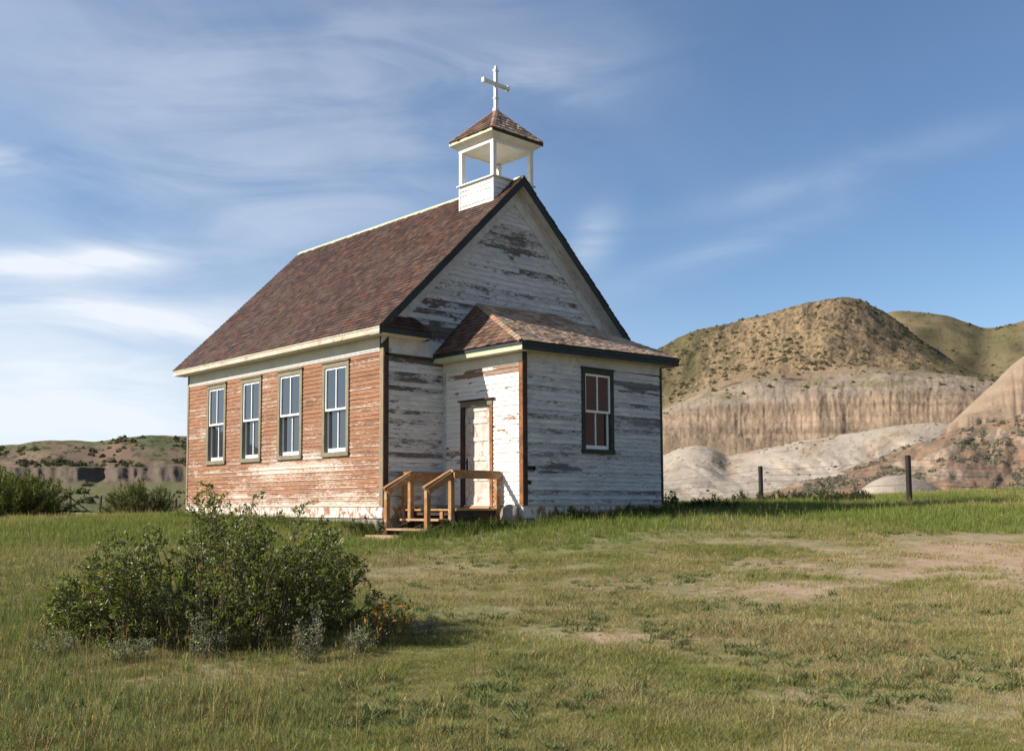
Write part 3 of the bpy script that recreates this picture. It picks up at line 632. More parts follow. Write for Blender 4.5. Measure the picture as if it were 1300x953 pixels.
# shingles: real overlapping pieces, joined per roof face
def shingles(name, parent, O, U, Vd, length, lims, e=.13, wd=(.08, .17), pal=0, thick=.014, warp=None, seed=1):
    r = random.Random(seed); O, U, Vd = Vector(O), Vector(U).normalized(), Vector(Vd).normalized(); N = U.cross(Vd).normalized()
    if N.z < 0: N = -N
    b = MB(); nc = int(length/e)+1; right = U.cross(Vd).dot(N) > 0
    pals = [((.062, .024, .0105), (.036, .0155, .008), (.098, .035, .011), (.064, .032, .018), (.108, .058, .032)),
            ((.52, .36, .24), (.46, .30, .19), (.58, .43, .31), (.34, .21, .135), (.56, .45, .35)),  # paler set: sun glare on the front slopes put into the shingle colour
            ((.155, .082, .05), (.11, .056, .035), (.20, .11, .066), (.15, .10, .072), (.08, .042, .028))][pal]
    for k in range(nc):
        v0 = k*e-.012; v1 = min((k+1)*e+.05, length+.01); vm = min(k*e+e*.35, length-.005); a, c_ = lims(max(0, vm))
        if c_-a < .03: continue
        u = a-r.uniform(0, .02)
        while u < c_:
            wv = r.uniform(*wd); u1 = min(u+wv, c_)
            if u1-u < .02: break
            j = r.uniform(-.012, .012); t0 = thick*r.uniform(.8, 1.35); ca = r.choice(pals); f = r.uniform(.8, 1.2); cc = tuple(x*f for x in ca)
            al, cl_ = lims(min(length, v1)); us0, us1 = max(u, al-.02), min(u1, cl_+.02)
            if us1-us0 < .01: us0 = us1 = max(al, min(cl_, (u+u1)/2)); us0 -= .004; us1 += .004
            g_ = .002
            pb = [O+U*(u+g_)+Vd*(v0+j)+N*.001, O+U*(u1-g_)+Vd*(v0+j)+N*.001, O+U*(us1-g_)+Vd*v1-N*.008, O+U*(us0+g_)+Vd*v1-N*.008]
            tl = r.uniform(-.003, .003)
            pt = [O+U*(u+g_)+Vd*(v0+j)+N*(t0+.006+tl), O+U*(u1-g_)+Vd*(v0+j)+N*(t0+.006-tl), O+U*(us1-g_)+Vd*v1+N*.001, O+U*(us0+g_)+Vd*v1+N*.001]
            n = len(b.V); b.V += [tuple(p) for p in pb+pt]; b.C += [cc]*8
            fs = [(4, 5, 6, 7), (0, 1, 5, 4), (1, 2, 6, 5), (3, 0, 4, 7)]
            if not right: fs = [q[::-1] for q in fs]
            b.F += [tuple(n+i for i in q) for q in fs]
            u = u1
    o = b.build(name, m_shingle, parent, col=True, warp=warp); return tag(o, kind='stuff')
sl = math.hypot(XR+OH, ZR-3.70); vdl = Vector((XR+OH, 0, ZR-3.70)).normalized()
XE = XR+(ZR-3.70)/KR
def slab(name, P, mat, parent, thick=.07, warp=None):
    n = (Vector(P[1])-Vector(P[0])).cross(Vector(P[2])-Vector(P[0])).normalized()
    if n.z < 0: P = P[::-1]; n = -n
    k = len(P); T = [tuple(Vector(p)-n*.012) for p in P]; B = [tuple(Vector(p)-n*thick) for p in P]
    if warp: T = [warp(p) for p in T]; B = [warp(p) for p in B]
    return mk(name, T+B, [tuple(range(k)), tuple(range(2*k-1, k-1, -1))]+[(i, i+k, (i+1) % k+k, (i+1) % k) for i in range(k)], mat, parent)
roofL = slab('roof', [(-OH, -OH+.02, 3.70), (XR, -OH+.02, ZR), (XR, YB1, ZR), (-OH, YB0, 3.70)], m_sheath, church)
roofR = slab('roof', [(XR, -OH+.02, ZR), (XE, -OH+.02, 3.70), (XE, YB0, 3.70), (XR, YB1, ZR)], m_sheath, church)
ln_ = lambda v: YB0+(YB1-YB0)*v/sl
shingles('shingles', roofL, (-OH, -OH-.01, 3.70), (0, 1, 0), vdl, sl, lambda v: (0, ln_(v)+OH+.02), e=.127, pal=0, seed=3)
slr = math.hypot(XE-XR, ZR-3.70)
shingles('shingles', roofR, (XE, -OH-.01, 3.70), (0, 1, 0), (XR-XE, 0, ZR-3.70), slr, lambda v: (0, YB0+OH), e=.14, wd=(.12, .22), pal=0, seed=4)
rc = MB()
for s_, k in ((-1, KL), (1, KR)):
    a = math.atan(k); dx, dz = math.cos(a)*.10, math.sin(a)*.10
    rc.hexa([(XR, 1.25, ZR+.012), (XR+s_*dx, 1.25, ZR-dz+.012), (XR+s_*dx, YB1+.01, ZR-dz+.012), (XR, YB1+.01, ZR+.012)][::s_],
            [(XR, 1.25, ZR+.04), (XR+s_*dx, 1.25, ZR-dz+.036), (XR+s_*dx, YB1+.01, ZR-dz+.036), (XR, YB1+.01, ZR+.04)][::s_])
    rc.hexa([(XR, -OH-.02, ZR+.012), (XR+s_*dx, -OH-.02, ZR-dz+.012), (XR+s_*dx, -.03, ZR-dz+.012), (XR, -.03, ZR+.012)][::s_],
            [(XR, -OH-.02, ZR+.04), (XR+s_*dx, -OH-.02, ZR-dz+.036), (XR+s_*dx, -.03, ZR-dz+.036), (XR, -.03, ZR+.04)][::s_])
rc.build('ridge_cap', m_pale_green, church)
# rakes: dark fascia, pale sloping soffit, white rake board on the gable
def rake(sgn, k, xe):
    P = lambda x, dn: (x, ZR-k*abs(x-XR)-dn)
    def strip(name, y0, y1, d0, d1, mat, xend):
        a, b = P(XR, d0), P(XR, d1); c, d_ = P(xend, d1), P(xend, d0)
        q = [a, b, c, d_]; V = [(x, y0, z) for x, z in q]+[(x, y1, z) for x, z in q]
        mk(name, V, [(0, 1, 2, 3), (7, 6, 5, 4), (0, 4, 5, 1), (1, 5, 6, 2), (2, 6, 7, 3), (3, 7, 4, 0)], mat, church)
    strip('rake_fascia', -OH-.004, -OH+.018, .004, .215, m_dark_green, xe)
    strip('rake_soffit', -OH+.02, -.001, .15, .175, m_white_grey, xe)
    strip('rake_frieze', -.036, .0, .18, .60, m_white_grey, XR+(xe-XR)*(1.0 if sgn < 0 else 1.0)*.93)
    strip('rake_moulding', -.075, -.037, .18, .25, m_white_grey, XR+(xe-XR)*.95)
rake(-1, KL, -OH); rake(1, KR, XE)
# eave return at the left of the gable
rt = slab('eave_return', [(-OH, -OH, 3.70), (1.0, -OH, 3.70), (.78, 0, 4.02), (-.05, 0, 4.02)], m_sheath, church, .03)
dv_ = Vector((0, OH, .32)); slen = dv_.length
shingles('shingles', rt, (-OH+.02, -OH-.02, 3.70), (1, 0, 0), dv_, slen, lambda v: (.3*v/slen, 1.36-.22*v/slen), e=.13, wd=(.1, .2), pal=0, seed=8)
rt2 = slab('eave_return', [(1.0, -OH, 3.70), (1.16, 0, 3.70), (.78, 0, 4.02)], m_sheath, church, .03)
MB().box(-OH+.02, 1.0, -OH-.006, -OH+.016, 3.555, 3.68).build('return_fascia', m_dark_green, church)
MB().box(-OH+.02, .99, -OH+.017, -.021, 3.553, 3.573).build('return_soffit', m_frieze, church)
MB().hexa([(.985, -OH+.0, 3.555), (1.005, -OH+.0, 3.555), (1.165, -.02, 3.555), (1.145, -.02, 3.555)], [(.985, -OH, 3.68), (1.005, -OH, 3.68), (1.165, -.02, 3.68), (1.145, -.02, 3.68)]).build('return_fascia', m_dark_green, church)

# vestibule: frieze, eaves, hipped roof (settled a little, so the right end stands higher)
wp = lambda v: (v[0], v[1], v[2]+.021*(v[0]-3.87)*max(0, min(1, (v[2]-2.7)/.3)))
boxv = lambda name, m, b, par=church: boxo(name, b, m, par, wp)
boxv('frieze_board', m_frieze, (VX0-.022, VX0+.02, -VD+.0, -.0, 2.905, 3.14))
boxv('frieze_moulding', m_frieze, (VX0-.04, VX0-.0225, -VD-.03, -.0, 2.935, 2.965))
boxv('frieze_board', m_white_grey, (VX0+.106, VX1-.072, -VD-.022, -VD+.02, 2.935, 3.14))
VE0, VE1, VEY = 1.325, 6.41, -2.82
boxv('soffit', m_frieze, (VE0+.021, VX0-.03, VEY+.021, -.002, 3.142, 3.16)); boxv('soffit', m_cream, (VX0-.029, VE1-.02, VEY+.021, -VD-.001, 3.142, 3.16))
boxv('soffit', m_frieze, (VX1+.001, VE1-.02, -VD, -.002, 3.142, 3.16))
boxv('fascia_board', m_pale_green, (VE0, VE0+.02, VEY+.0, -.001, 3.14, 3.235)); boxv('crown_moulding', m_dark_green, (VE0-.014, VE0+.02, VEY-.013, -.001, 3.2365, 3.30))
boxv('fascia_board', m_dark_green, (VE0+.0205, VE1, VEY-.001, VEY+.02, 3.139, 3.235)); boxv('crown_moulding', m_dark_green, (VE0+.0205, VE1+.012, VEY-.014, VEY+.02, 3.237, 3.30))
boxv('fascia_board', m_dark_green, (VE1-.019, VE1+.001, VEY+.0205, -.001, 3.14, 3.30))
AX0, AX1, AZ, EZ = 2.64, 5.02, 4.62, 3.325
vr = slab('vestibule_roof', [(VE0, VEY, EZ), (VE1, VEY, EZ), (AX1, 0, AZ), (AX0, 0, AZ)], m_sheath, church, .05, wp)
vr2 = slab('vestibule_roof', [(VE0, 0, EZ), (VE0, VEY, EZ), (AX0, 0, AZ)], m_sheath, church, .05, wp)
vr3 = slab('vestibule_roof', [(VE1, VEY, EZ), (VE1, 0, EZ), (AX1, 0, AZ)], m_sheath, church, .05, wp)
vf = Vector((0, -VEY, AZ-EZ)); vfl = vf.length
shingles('shingles', vr, (VE0, VEY-.012, EZ), (1, 0, 0), vf, vfl, lambda v: ((AX0-VE0)*v/vfl, (VE1-VE0)-(VE1-AX1)*v/vfl), e=.13, wd=(.09, .18), pal=1, seed=11, warp=wp)
vl = Vector((AX0-VE0, 0, AZ-EZ)); vll = vl.length
shingles('shingles', vr2, (VE0-.012, VEY, EZ), (0, 1, 0), vl, vll, lambda v: (-VEY*v/vll, -VEY), e=.13, wd=(.09, .18), pal=2, seed=12, warp=wp)  # left face in a darkened palette that carries the gable's shade
vrr = Vector((AX1-VE1, 0, AZ-EZ))
shingles('shingles', vr3, (VE1+.012, VEY, EZ), (0, 1, 0), vrr, vrr.length, lambda v: (-VEY*v/vrr.length, -VEY), e=.13, wd=(.09, .18), pal=1, seed=13, warp=wp)
def hipcap(parent, a, b, n, pal, warp=None, wd=.075, seed=5):
    r = random.Random(seed); a, b = Vector(a), Vector(b); d_ = (b-a); u_ = d_.normalized(); s_ = u_.cross(Vector((0, 0, 1))).normalized(); m_ = MB()
    for i in range(n):
        p, q = a+d_*(i/n), a+d_*((i+1.18)/n if i < n-1 else 1.0)
        c = tuple(x*r.uniform(.75, 1.2) for x in pal)
        for sg in (-1, 1):
            e0 = s_*sg*wd-Vector((0, 0, wd*.55)); up = Vector((0, 0, .030)); u2 = Vector((0, 0, .014))
            bt_, tp_ = [p, p+e0, q+e0, q], [p+up, p+e0+up, q+e0+u2, q+u2]
            m_.hexa(bt_[::-sg], tp_[::-sg], c)
    return tag(m_.build('hip_shingles', m_shingle, parent, col=True, warp=warp), kind='stuff')
hipcap(vr, (VE0, VEY, EZ+.01), (AX0, 0, AZ+.01), 18, (.40, .25, .16), wp)
hipcap(vr, (VE1, VEY, EZ+.01), (AX1, 0, AZ+.01), 18, (.36, .24, .17), wp, seed=6)

# belfry
BX0, BX1, BY0, BY1 = 3.12, 4.44, -.02, 1.22; BM = ((BX0+BX1)/2, (BY0+BY1)/2)
bel = MB().box(BX0+.02, BX1-.02, BY0+.02, BY1-.02, 6.6, 7.69).build('belfry', m_white, church)
nbb = 0
for fr_, ln2 in ((Frame((BX0+.02, BY1, 0), (0, -1, 0), (-1, 0, 0)), BY1-BY0), (Frame((BX0, BY0+.02, 0), (1, 0, 0), (0, -1, 0)), BX1-BX0),
                 ):
    z = 7.69
    for k in range(6 if fr_.n.x > -.5 else 6):
        V, Fc, UV = board_mesh(fr_, .05, ln2-.05, z-.125, z+.005, wav=.001, thick=.016); mk('siding_board', V, Fc, m_belfry_siding, bel, uv=UV); z -= .125
for x in (BX0-.004, BX1-.05):
    for y in (BY0-.004, BY1-.05):
        MB().box(x, x+.054, y, y+.054, 6.65, 7.692).build('corner_board', m_white, bel)
lg = MB().box(BX0-.05, BX1+.05, BY0-.05, BY1+.05, 7.694, 7.722).build('ledge', m_white, bel)
for x in (BX0+.0, BX1-.105):
    for y in (BY0+.0, BY1-.105):
        MB().box(x, x+.105, y, y+.105, 7.724, 8.525).build('post', m_white, bel)
MB().box(BX0+.03, BX1-.03, BY0+.03, BY1-.03, 8.56, 8.585).build('ceiling', m_ceiling, bel)
fb = MB()
fb.box(BX0-.006, BX1+.006, BY0-.006, BY0+.028, 8.527, 8.66).box(BX0-.006, BX1+.006, BY1-.028, BY1+.006, 8.527, 8.66)
fb.box(BX0-.006, BX0+.028, BY0+.029, BY1-.029, 8.527, 8.66).box(BX1-.028, BX1+.006, BY0+.029, BY1-.029, 8.527, 8.66); fb.build('beam', m_white, bel)
EV = .175; ex0, ex1, ey0, ey1 = BX0-EV, BX1+EV, BY0-EV, BY1+EV; ez = 8.80
so = MB()      # sloping soffit ring
for a, b in (((0, 0), (1, 0)), ((1, 0), (1, 1)), ((1, 1), (0, 1)), ((0, 1), (0, 0))):
    X = lambda t, o: (BX0-o if t == 0 else BX1+o); Y = lambda t, o: (BY0-o if t == 0 else BY1+o)
    so.quad((X(a[0], .005), Y(a[1], .005), 8.60), (X(b[0], .005), Y(b[1], .005), 8.60), (X(b[0], EV-.01), Y(b[1], EV-.01), 8.716), (X(a[0], EV-.01), Y(a[1], EV-.01), 8.716))
so.build('soffit', m_frieze, bel)
MB().box(ex0, ex0+.018, ey0+.0185, ey1, 8.715, 8.785).build('fascia_board', m_pale_green, bel); MB().box(ex1-.018, ex1, ey0+.0185, ey1, 8.715, 8.785).build('fascia_board', m_pale_green, bel)
MB().box(ex0-.002, ex1+.002, ey0, ey0+.018, 8.715, 8.787).build('fascia_board', m_dark_green, bel); MB().box(ex0+.019, ex1-.019, ey1-.018, ey1, 8.715, 8.785).build('fascia_board', m_dark_green, bel)
AP = Vector((BM[0], BM[1], 9.63)); br = MB()
C4 = [(ex0, ey0, ez), (ex1, ey0, ez), (ex1, ey1, ez), (ex0, ey1, ez)]
for i in range(4): br.quad(C4[i], C4[(i+1) % 4], tuple(AP-Vector((0, 0, .01))))
br.quad(*C4[::-1]); bro = br.build('belfry_roof', m_sheath, church)
for i, pal in ((0, 1), (1, 2), (2, 2), (3, 2)):  # front face paler than the rest, its sunlit glare painted into the shingles
    a, b = Vector(C4[i]), Vector(C4[(i+1) % 4]); mid = (a+b)/2; up = AP-mid; hl = up.length; ll = (b-a).length
    shingles('shingles', bro, a-up.normalized()*.015, b-a, up, hl, lambda v, hl=hl, ll=ll: (ll/2*v/hl, ll-ll/2*v/hl), e=.165, wd=(.09, .17), pal=pal, thick=.022, seed=20+i)
for i in range(4): hipcap(bro, Vector(C4[i])+Vector((0, 0, .01)), AP+Vector((0, 0, .01)), 8, (.36, .20, .13), None, .06, 30+i)
cx, cy = BM[0], BM[1]
cr = MB().box(cx-.042, cx+.042, cy-.035, cy+.035, 9.56, 10.62); cr.box(cx-.062, cx+.062, cy-.052, cy+.052, 9.60, 9.68); cr.box(cx-.058, cx+.058, cy-.048, cy+.048, 9.91, 9.95)
cr.box(cx-.056, cx+.056, cy-.047, cy+.047, 10.60, 10.66); cr.box(cx-.03, cx+.03, cy-.028, cy+.028, 10.66, 10.74)
cr.box(cx-.40, cx-.0425, cy-.033, cy+.033, 10.245, 10.325); cr.box(cx+.0425, cx+.40, cy-.033, cy+.033, 10.245, 10.325)
for s_ in (-1, 1): cr.box(cx+s_*.37, cx+s_*.43, cy-.046, cy+.046, 10.228, 10.342)
cr.build('cross', m_white, church)

# windows
def window(fr, u0, u1, z0, z1, casing, cw=.10, flip=False, inner=None):
    b = MB(); fr.box(b, u0, u0+cw, -.12, .045, z0+.10, z1-.11); fr.box(b, u1-cw, u1, -.12, .045, z0+.10, z1-.11); fr.box(b, u0, u1, -.12, .046, z1-.108, z1)
    wn = b.build('window', casing, church)
    fr.one('sill', casing, wn, u0-.012, u1+.012, -.12, .062, z0, z0+.098)
    fr.one('drip_cap', casing, wn, u0-.025, u1+.025, -.02, .075, z1+.001, z1+.028)
    a, c = u0+cw, u1-cw; top, bot = z1-.109, z0+.10; mid = bot+(top-bot)*.405 if flip is None else (top+bot)/2; mid = (top+bot)/2
    def sash(n0, n1, zb, zt, bb, a, c, tb=.045):
        b = MB(); s = .040
        fr.box(b, a+.001, a+s, n0, n1, zb, zt); fr.box(b, c-s, c-.001, n0, n1, zb, zt); fr.box(b, a+s, c-s, n0, n1, zt-tb, zt); fr.box(b, a+s, c-s, n0, n1, zb, zb+bb)
        m2 = (a+c)/2; fr.box(b, m2-.014, m2+.014, n0+.004, n1-.004, zb+bb, zt-tb); o = b.build('sash', m_sash, wn)
        for q0, q1 in ((a+s, m2-.014), (m2+.014, c-s)): fr.one('pane', m_glass, wn, q0-.004, q1+.004, n0+.006, n0+.011, zb+bb-.004, zt-tb+.004)
    sash(-.015, .022, mid-.02, top-.001, .045, a, c)
    o_ = .055 if flip is not None else 0
    sash(-.075, -.038, bot+.001, mid+.02, .085, a+.0, c-.0)
    fr.one('backing', m_sheath, wn, a, c, -.118, -.110, bot, top)
    return wn
for a, b in WIN: window(FL, a, b, WZ0, WZ1, m_olive)
window(FVF, FWIN[0], FWIN[1], FWIN[2], FWIN[3], m_green_casing)

# door
u0, u1, dz = DOOR[0], DOOR[1], DOOR[3]
dr = MB(); zb = -.04
FVL.box(dr, u0+.105, u0+.215, -.06, -.015, zb, 2.09); FVL.box(dr, u1-.195, u1-.085, -.06, -.015, zb, 2.09)
zs = [zb, .17, .50, .59, .93, 1.02, 1.34, 1.43, 1.72, 1.81, 1.98, 2.09]
for k in range(0, len(zs), 2): FVL.box(dr, u0+.215, u1-.195, -.06, -.016, zs[k], zs[k+1])
door = dr.build('door', m_door, church)
for k in range(1, len(zs)-1, 2): FVL.one('door_panel', m_door, door, u0+.215, u1-.195, -.055, -.032, zs[k], zs[k+1])
lk = FVL.one('lock_plate', m_iron, door, u0+.135, u0+.19, -.015, -.008, .72, .98)
kb = MB().tube([FVL.p(u0+.162, -.008, .9), FVL.p(u0+.162, .035, .9), FVL.p(u0+.162, .06, .9), FVL.p(u0+.162, .075, .9)], [.010, .012, .028, .02], 10).build('handle', m_iron, door)
for z in (.25, 1.75): FVL.one('hinge', m_iron, door, u1-.10, u1-.078, -.014, -.004, z, z+.1)
FVL.one('door_casing', m_brown, church, u0, u0+.10, -.12, .042, -.05, dz-.115); FVL.one('door_casing', m_rust, church, u1-.085, u1, -.12, .042, -.05, dz-.115)
FVL.one('door_casing', m_olive, church, u0-.0, u1+.0, -.12, .043, dz-.113, dz); FVL.one('door_cap', m_brown, church, u0-.04, u1+.06, -.02, .085, dz+.001, dz+.032)
FVL.one('threshold', m_step, church, u0+.1, u1-.085, -.06, .06, -.075, -.041)
FVL.one('backing', m_sheath, door, u0+.10, u1-.085, -.118, -.112, -.05, dz-.1)

# ------------------------------------------------------------------ wooden steps and landing
gz = lambda x, y: float(ground_z(np.array([x]), np.array([y]))[0])
stp = tag(empty('porch_steps', (.9, -1.0, gz(.9, -1.0))), 'brown wooden landing with steps and handrails at the church door', 'steps')
inv = Matrix.Translation(-Vector(stp.location))
lift = lambda v: tuple(Vector(v)-Vector(stp.location))
PX0, PX1, PY0, PY1, PZ = .42, 1.575, -1.90, -.10, -.08
nd = 12
for i in range(nd):
    y0 = PY0+(PY1-PY0)*i/nd; y1 = PY0+(PY1-PY0)*(i+1)/nd
    boxo('deck_board', (PX0-.03+random.uniform(-.006, .006), PX1, y0+.003, y1-.003, PZ-.036, PZ+random.uniform(-.003, .003)), m_deck, stp, lift)
for y in (PY0+.02, -.55, PY1-.06): boxo('joist', (PX0+.05, PX1-.02, y+.03, y+.07, PZ-.17, PZ-.037), m_brown, stp, lift)
boxo('rim_board', (PX0+.02, PX0+.05, PY0+.03, PY1-.03, PZ-.13, PZ-.038), m_brown, stp, lift)
gg = -1.0
P4 = lambda x, y, z0, z1: boxo('post', (x-.045, x+.045, y-.045, y+.045, z0, z1), m_rail, stp, lift)
YB_, YF_ = -.47, -1.78; TOP = .645
P4(PX0+.03, -.145, gg, TOP); P4(PX0-.055, YB_, gg, TOP); P4(PX0-.055, YF_, gg, TOP); P4(PX1-.06, PY0+.045, gg, TOP)
P4(-.24, YB_, gg, .31); P4(-.24, YF_, gg, .31)
P4(PX0+.04, -1.40, gg, PZ-.04); P4(PX1-.1, -.16, gg, PZ-.04)
def rail(a, b, wdt=.10, hgt=.045): MB().bar(lift(a), lift(b), wdt, hgt).build('handrail', m_rail, stp)
def rail2(a, b): MB().bar(lift(a), lift(b), .04, .12).build('rail_board', m_rail, stp)
rail((PX0-.05, YB_, TOP+.035), (-.33, YB_, .33)); rail((PX0-.05, YF_, TOP+.035), (-.33, YF_, .33))
rail2((PX0-.10, YB_-.066, TOP-.06), (-.27, YB_-.066, .26)); rail2((PX0-.10, YF_-.066, TOP-.06), (-.27, YF_-.066, .26))
rail((PX0-.10, -.145, TOP+.024), (PX1, -.145, TOP+.024)); rail2((PX0-.0, -.21, TOP-.065), (PX1, -.21, TOP-.065))
rail((PX0-.11, PY0+.05, TOP+.022), (PX1+.0, PY0+.05, TOP+.022)); rail2((PX0-.1, PY0-.018, TOP-.066), (PX1, PY0-.018, TOP-.066))
rail((PX0-.02, YB_+.05, TOP+.022), (PX0-.02, -.09, TOP+.022))
for x0, x1, z in ((.06, .385, -.275), (-.29, .045, -.465)):
    boxo('step_board', (x0, x0+(x1-x0)*.49, YF_+.03, YB_-.03, z-.04, z), m_step, stp, lift); boxo('step_board', (x0+(x1-x0)*.51, x1, YF_+.03, YB_-.03, z-.04, z), m_step, stp, lift)
for y in (YB_-.07, (YB_+YF_)/2, YF_+.03):
    MB().hexa([lift(v) for v in ((-.27, y, -.75), (PX0-.02, y, -.75), (PX0-.02, y+.04, -.75), (-.27, y+.04, -.75))],
              [lift(v) for v in ((-.27, y, -.53), (PX0-.02, y, -.30), (PX0-.02, y+.04, -.30), (-.27, y+.04, -.53))]).build('stringer', m_brown, stp)
pk = empty('ground_plank', (-.55, -1.05, gz(-.55, -1.05)))
tag(MB().box(-.20, .12, -.70, .62, -.01, .045).build('plank', m_step, pk) and pk, 'worn grey brown plank lying in the grass below the steps', 'plank')

# boulder by the vestibule corner
def rock(name, c, s, mat, seed, parent=None):
    r = np.random.default_rng(seed); V = []; F = []; n, m_ = 10, 7
    for j in range(m_+1):
        for i in range(n):
            th, ph = 2*math.pi*i/n, math.pi*j/m_; k = 1+r.uniform(-.17, .17)
            V.append((c[0]+s[0]*k*math.sin(ph)*math.cos(th), c[1]+s[1]*k*math.sin(ph)*math.sin(th), c[2]+s[2]*k*math.cos(ph)))
    for j in range(m_):
        for i in range(n): F.append((j*n+i, (j+1)*n+i, (j+1)*n+(i+1) % n, j*n+(i+1) % n))
    return mk(name, V, F, mat, parent, smooth=True)
bz = gz(1.42, -2.55)
tag(rock('boulder', (1.42, -2.36, -.24), (.15, .25, .22), m_stone, 9), 'pale rounded boulder at the foot of the rust brown corner board', 'boulder')

# ------------------------------------------------------------------ fences
def fence_posts(name, pts, heights, rad, mat, wires, label, wmat, lean=0.05, square=False):
    x0, y0 = pts[0]; base = empty(name, (x0, y0, gz(x0, y0))); tag(base, label, 'fence'); o_ = Vector(base.location); tops = []
    for (x, y), h_ in zip(pts, heights):
        z = gz(x, y); lx, ly = random.uniform(-lean, lean), random.uniform(-lean, lean); a = Vector((x, y, z-.3))-o_; b = Vector((x+lx*h_, y+ly*h_, z+h_))-o_
        m_ = MB(); k = 5; m_.tube([a.lerp(b, i/k) for i in range(k+1)]+[b+Vector((0, 0, .025))], [rad*random.uniform(.92, 1.06) for i in range(k+1)]+[rad*.55], 9)
        m_.build('post', mat, base); tops.append((a, b))
    for i in range(len(tops)-1):
        for f in wires:
            p, q = [t[0]+(t[1]-t[0])*f+Vector((-RH[0]*rad*0, -FH[1]*rad, 0)) for t in (tops[i], tops[i+1])]
            MB().tube([p.lerp(q, s)-Vector((0, 0, .05*math.sin(math.pi*s))) for s in (0, .25, .5, .75, 1)], .0065, 4).build('wire', wmat, base)
    return base
fp = [UD(13.9, 20.6), UD(11.72, 29.9), UD(9.83, 40.0), UD(7.2, 50), UD(4.6, 60), UD(2.2, 70)]
fence_posts('wire_fence', [tuple(p) for p in fp], (1.35, 1.38, 1.45, 1.3, 1.3, 1.3), .088, m_post, (.5, .67, .80, .93), 'barbed wire fence on dark round posts right of the church', m_wire, .015)
fp = [UD(-26.2, 60), UD(-24.6, 60.4), UD(-20.4, 61.5), UD(-16, 63), UD(-8, 66)]
f2 = fence_posts('wire_fence', [tuple(p) for p in fp], (1.15, 1.15, 1.0, 1.1, 1.1), .075, m_oldpost, (.45, .6, .75, .9), 'old leaning wire fence behind the willow bushes at the left', m_wire, .1)
o_ = Vector(f2.location)
for a, b in (((-26.2, 60, .75), (-24.9, 60.2, -.25)), ((-26.2, 60, 1.1), (-25.0, 60.3, .1))):
    p, q = UD(a[0], a[1]), UD(b[0], b[1]); MB().tube([Vector((p[0], p[1], gz(*p)+a[2]))-o_, Vector((q[0], q[1], gz(*q)+b[2]))-o_], .04, 6).build('brace', m_oldpost, f2)
fp = [UD(-26.6, 59.6), UD(-31, 58), UD(-37, 56)]

# ------------------------------------------------------------------ plants
def leaf_mat(name, a, b, trans=.3, rough=.45, spec=.35, under=None):
    m, g = newmat(name); c = g.attr('Col'); 
    sh = g.pbr(c, rough, spec); tr = g.n('BsdfTranslucent', 0, None, Color=g.mix(1.0, c, (1.25, 1.35, .5), 'MULTIPLY'))
    g.out(g.n('MixShader', 0, None, i0=trans, i1=sh, i2=tr)); return m
m_leaf = leaf_mat('leaf', None, None, .36, .42, .4); m_leaf_soft = leaf_mat('soft_leaf', None, None, .22, .7, .15)
m_bark = wood_mat('grey_brown_bark', (.13, .095, .07), (.07, .05, .037), .9)
m_twig = wood_mat('dead_twig', (.23, .18, .13), (.14, .10, .075), .9)
def leaves_mesh(name, P, Dr, ln, wd, cols, mat, parent, fold=.25, rg=rng, kind='stuff'):
    """folded five-point leaves at P along directions Dr"""
    n = len(P); Dr = Dr/np.linalg.norm(Dr, axis=1, keepdims=True); up = rg.normal(size=(n, 3))*.6+np.array((0, 0, 1.0))
    sd = np.cross(Dr, up); sd /= np.linalg.norm(sd, axis=1, keepdims=True)+1e-9; nr = np.cross(sd, Dr)
    ln = np.asarray(ln)[:, None]*np.ones((n, 1)); wd = np.asarray(wd)[:, None]*np.ones((n, 1)); droop = nr*ln*.12
    a = P; b = P+Dr*ln*.45+sd*wd*.5+nr*wd*fold; c = P+Dr*ln-droop; d_ = P+Dr*ln*.45-sd*wd*.5+nr*wd*fold; e = P+Dr*ln*.5
    V = np.stack([a, b, c, d_, e], 1).reshape(-1, 3); i0 = np.arange(n)[:, None]*5
    F = np.concatenate([i0+np.array([[0, 4, 2, 1]]), i0+np.array([[0, 3, 2, 4]])], 1).reshape(-1, 4)
    C = np.repeat(cols, 5, axis=0); me = bpy.data.meshes.new(name); me.vertices.add(len(V)); me.vertices.foreach_set('co', V.astype(np.float32).ravel())
    me.loops.add(F.size); me.loops.foreach_set('vertex_index', F.astype(np.int32).ravel()); me.polygons.add(len(F)); me.polygons.foreach_set('loop_start', np.arange(0, F.size, 4, dtype=np.int32))
    me.update(calc_edges=True); at_ = me.color_attributes.new('Col', 'FLOAT_COLOR', 'POINT'); cc = np.ones((len(V), 4), np.float32); cc[:, :3] = C; at_.data.foreach_set('color', cc.ravel())
    me.materials.append(mat); o = bpy.data.objects.new(name, me); COL.objects.link(o); o.parent = parent
    if kind: o['kind'] = kind
    return o
def pal_cols(n, pal, wts, rg, var=.25):
    pal = np.array(pal); k = rg.choice(len(pal), n, p=np.array(wts)/sum(wts)); return pal[k]*(1+rg.uniform(-var, var, (n, 1)))
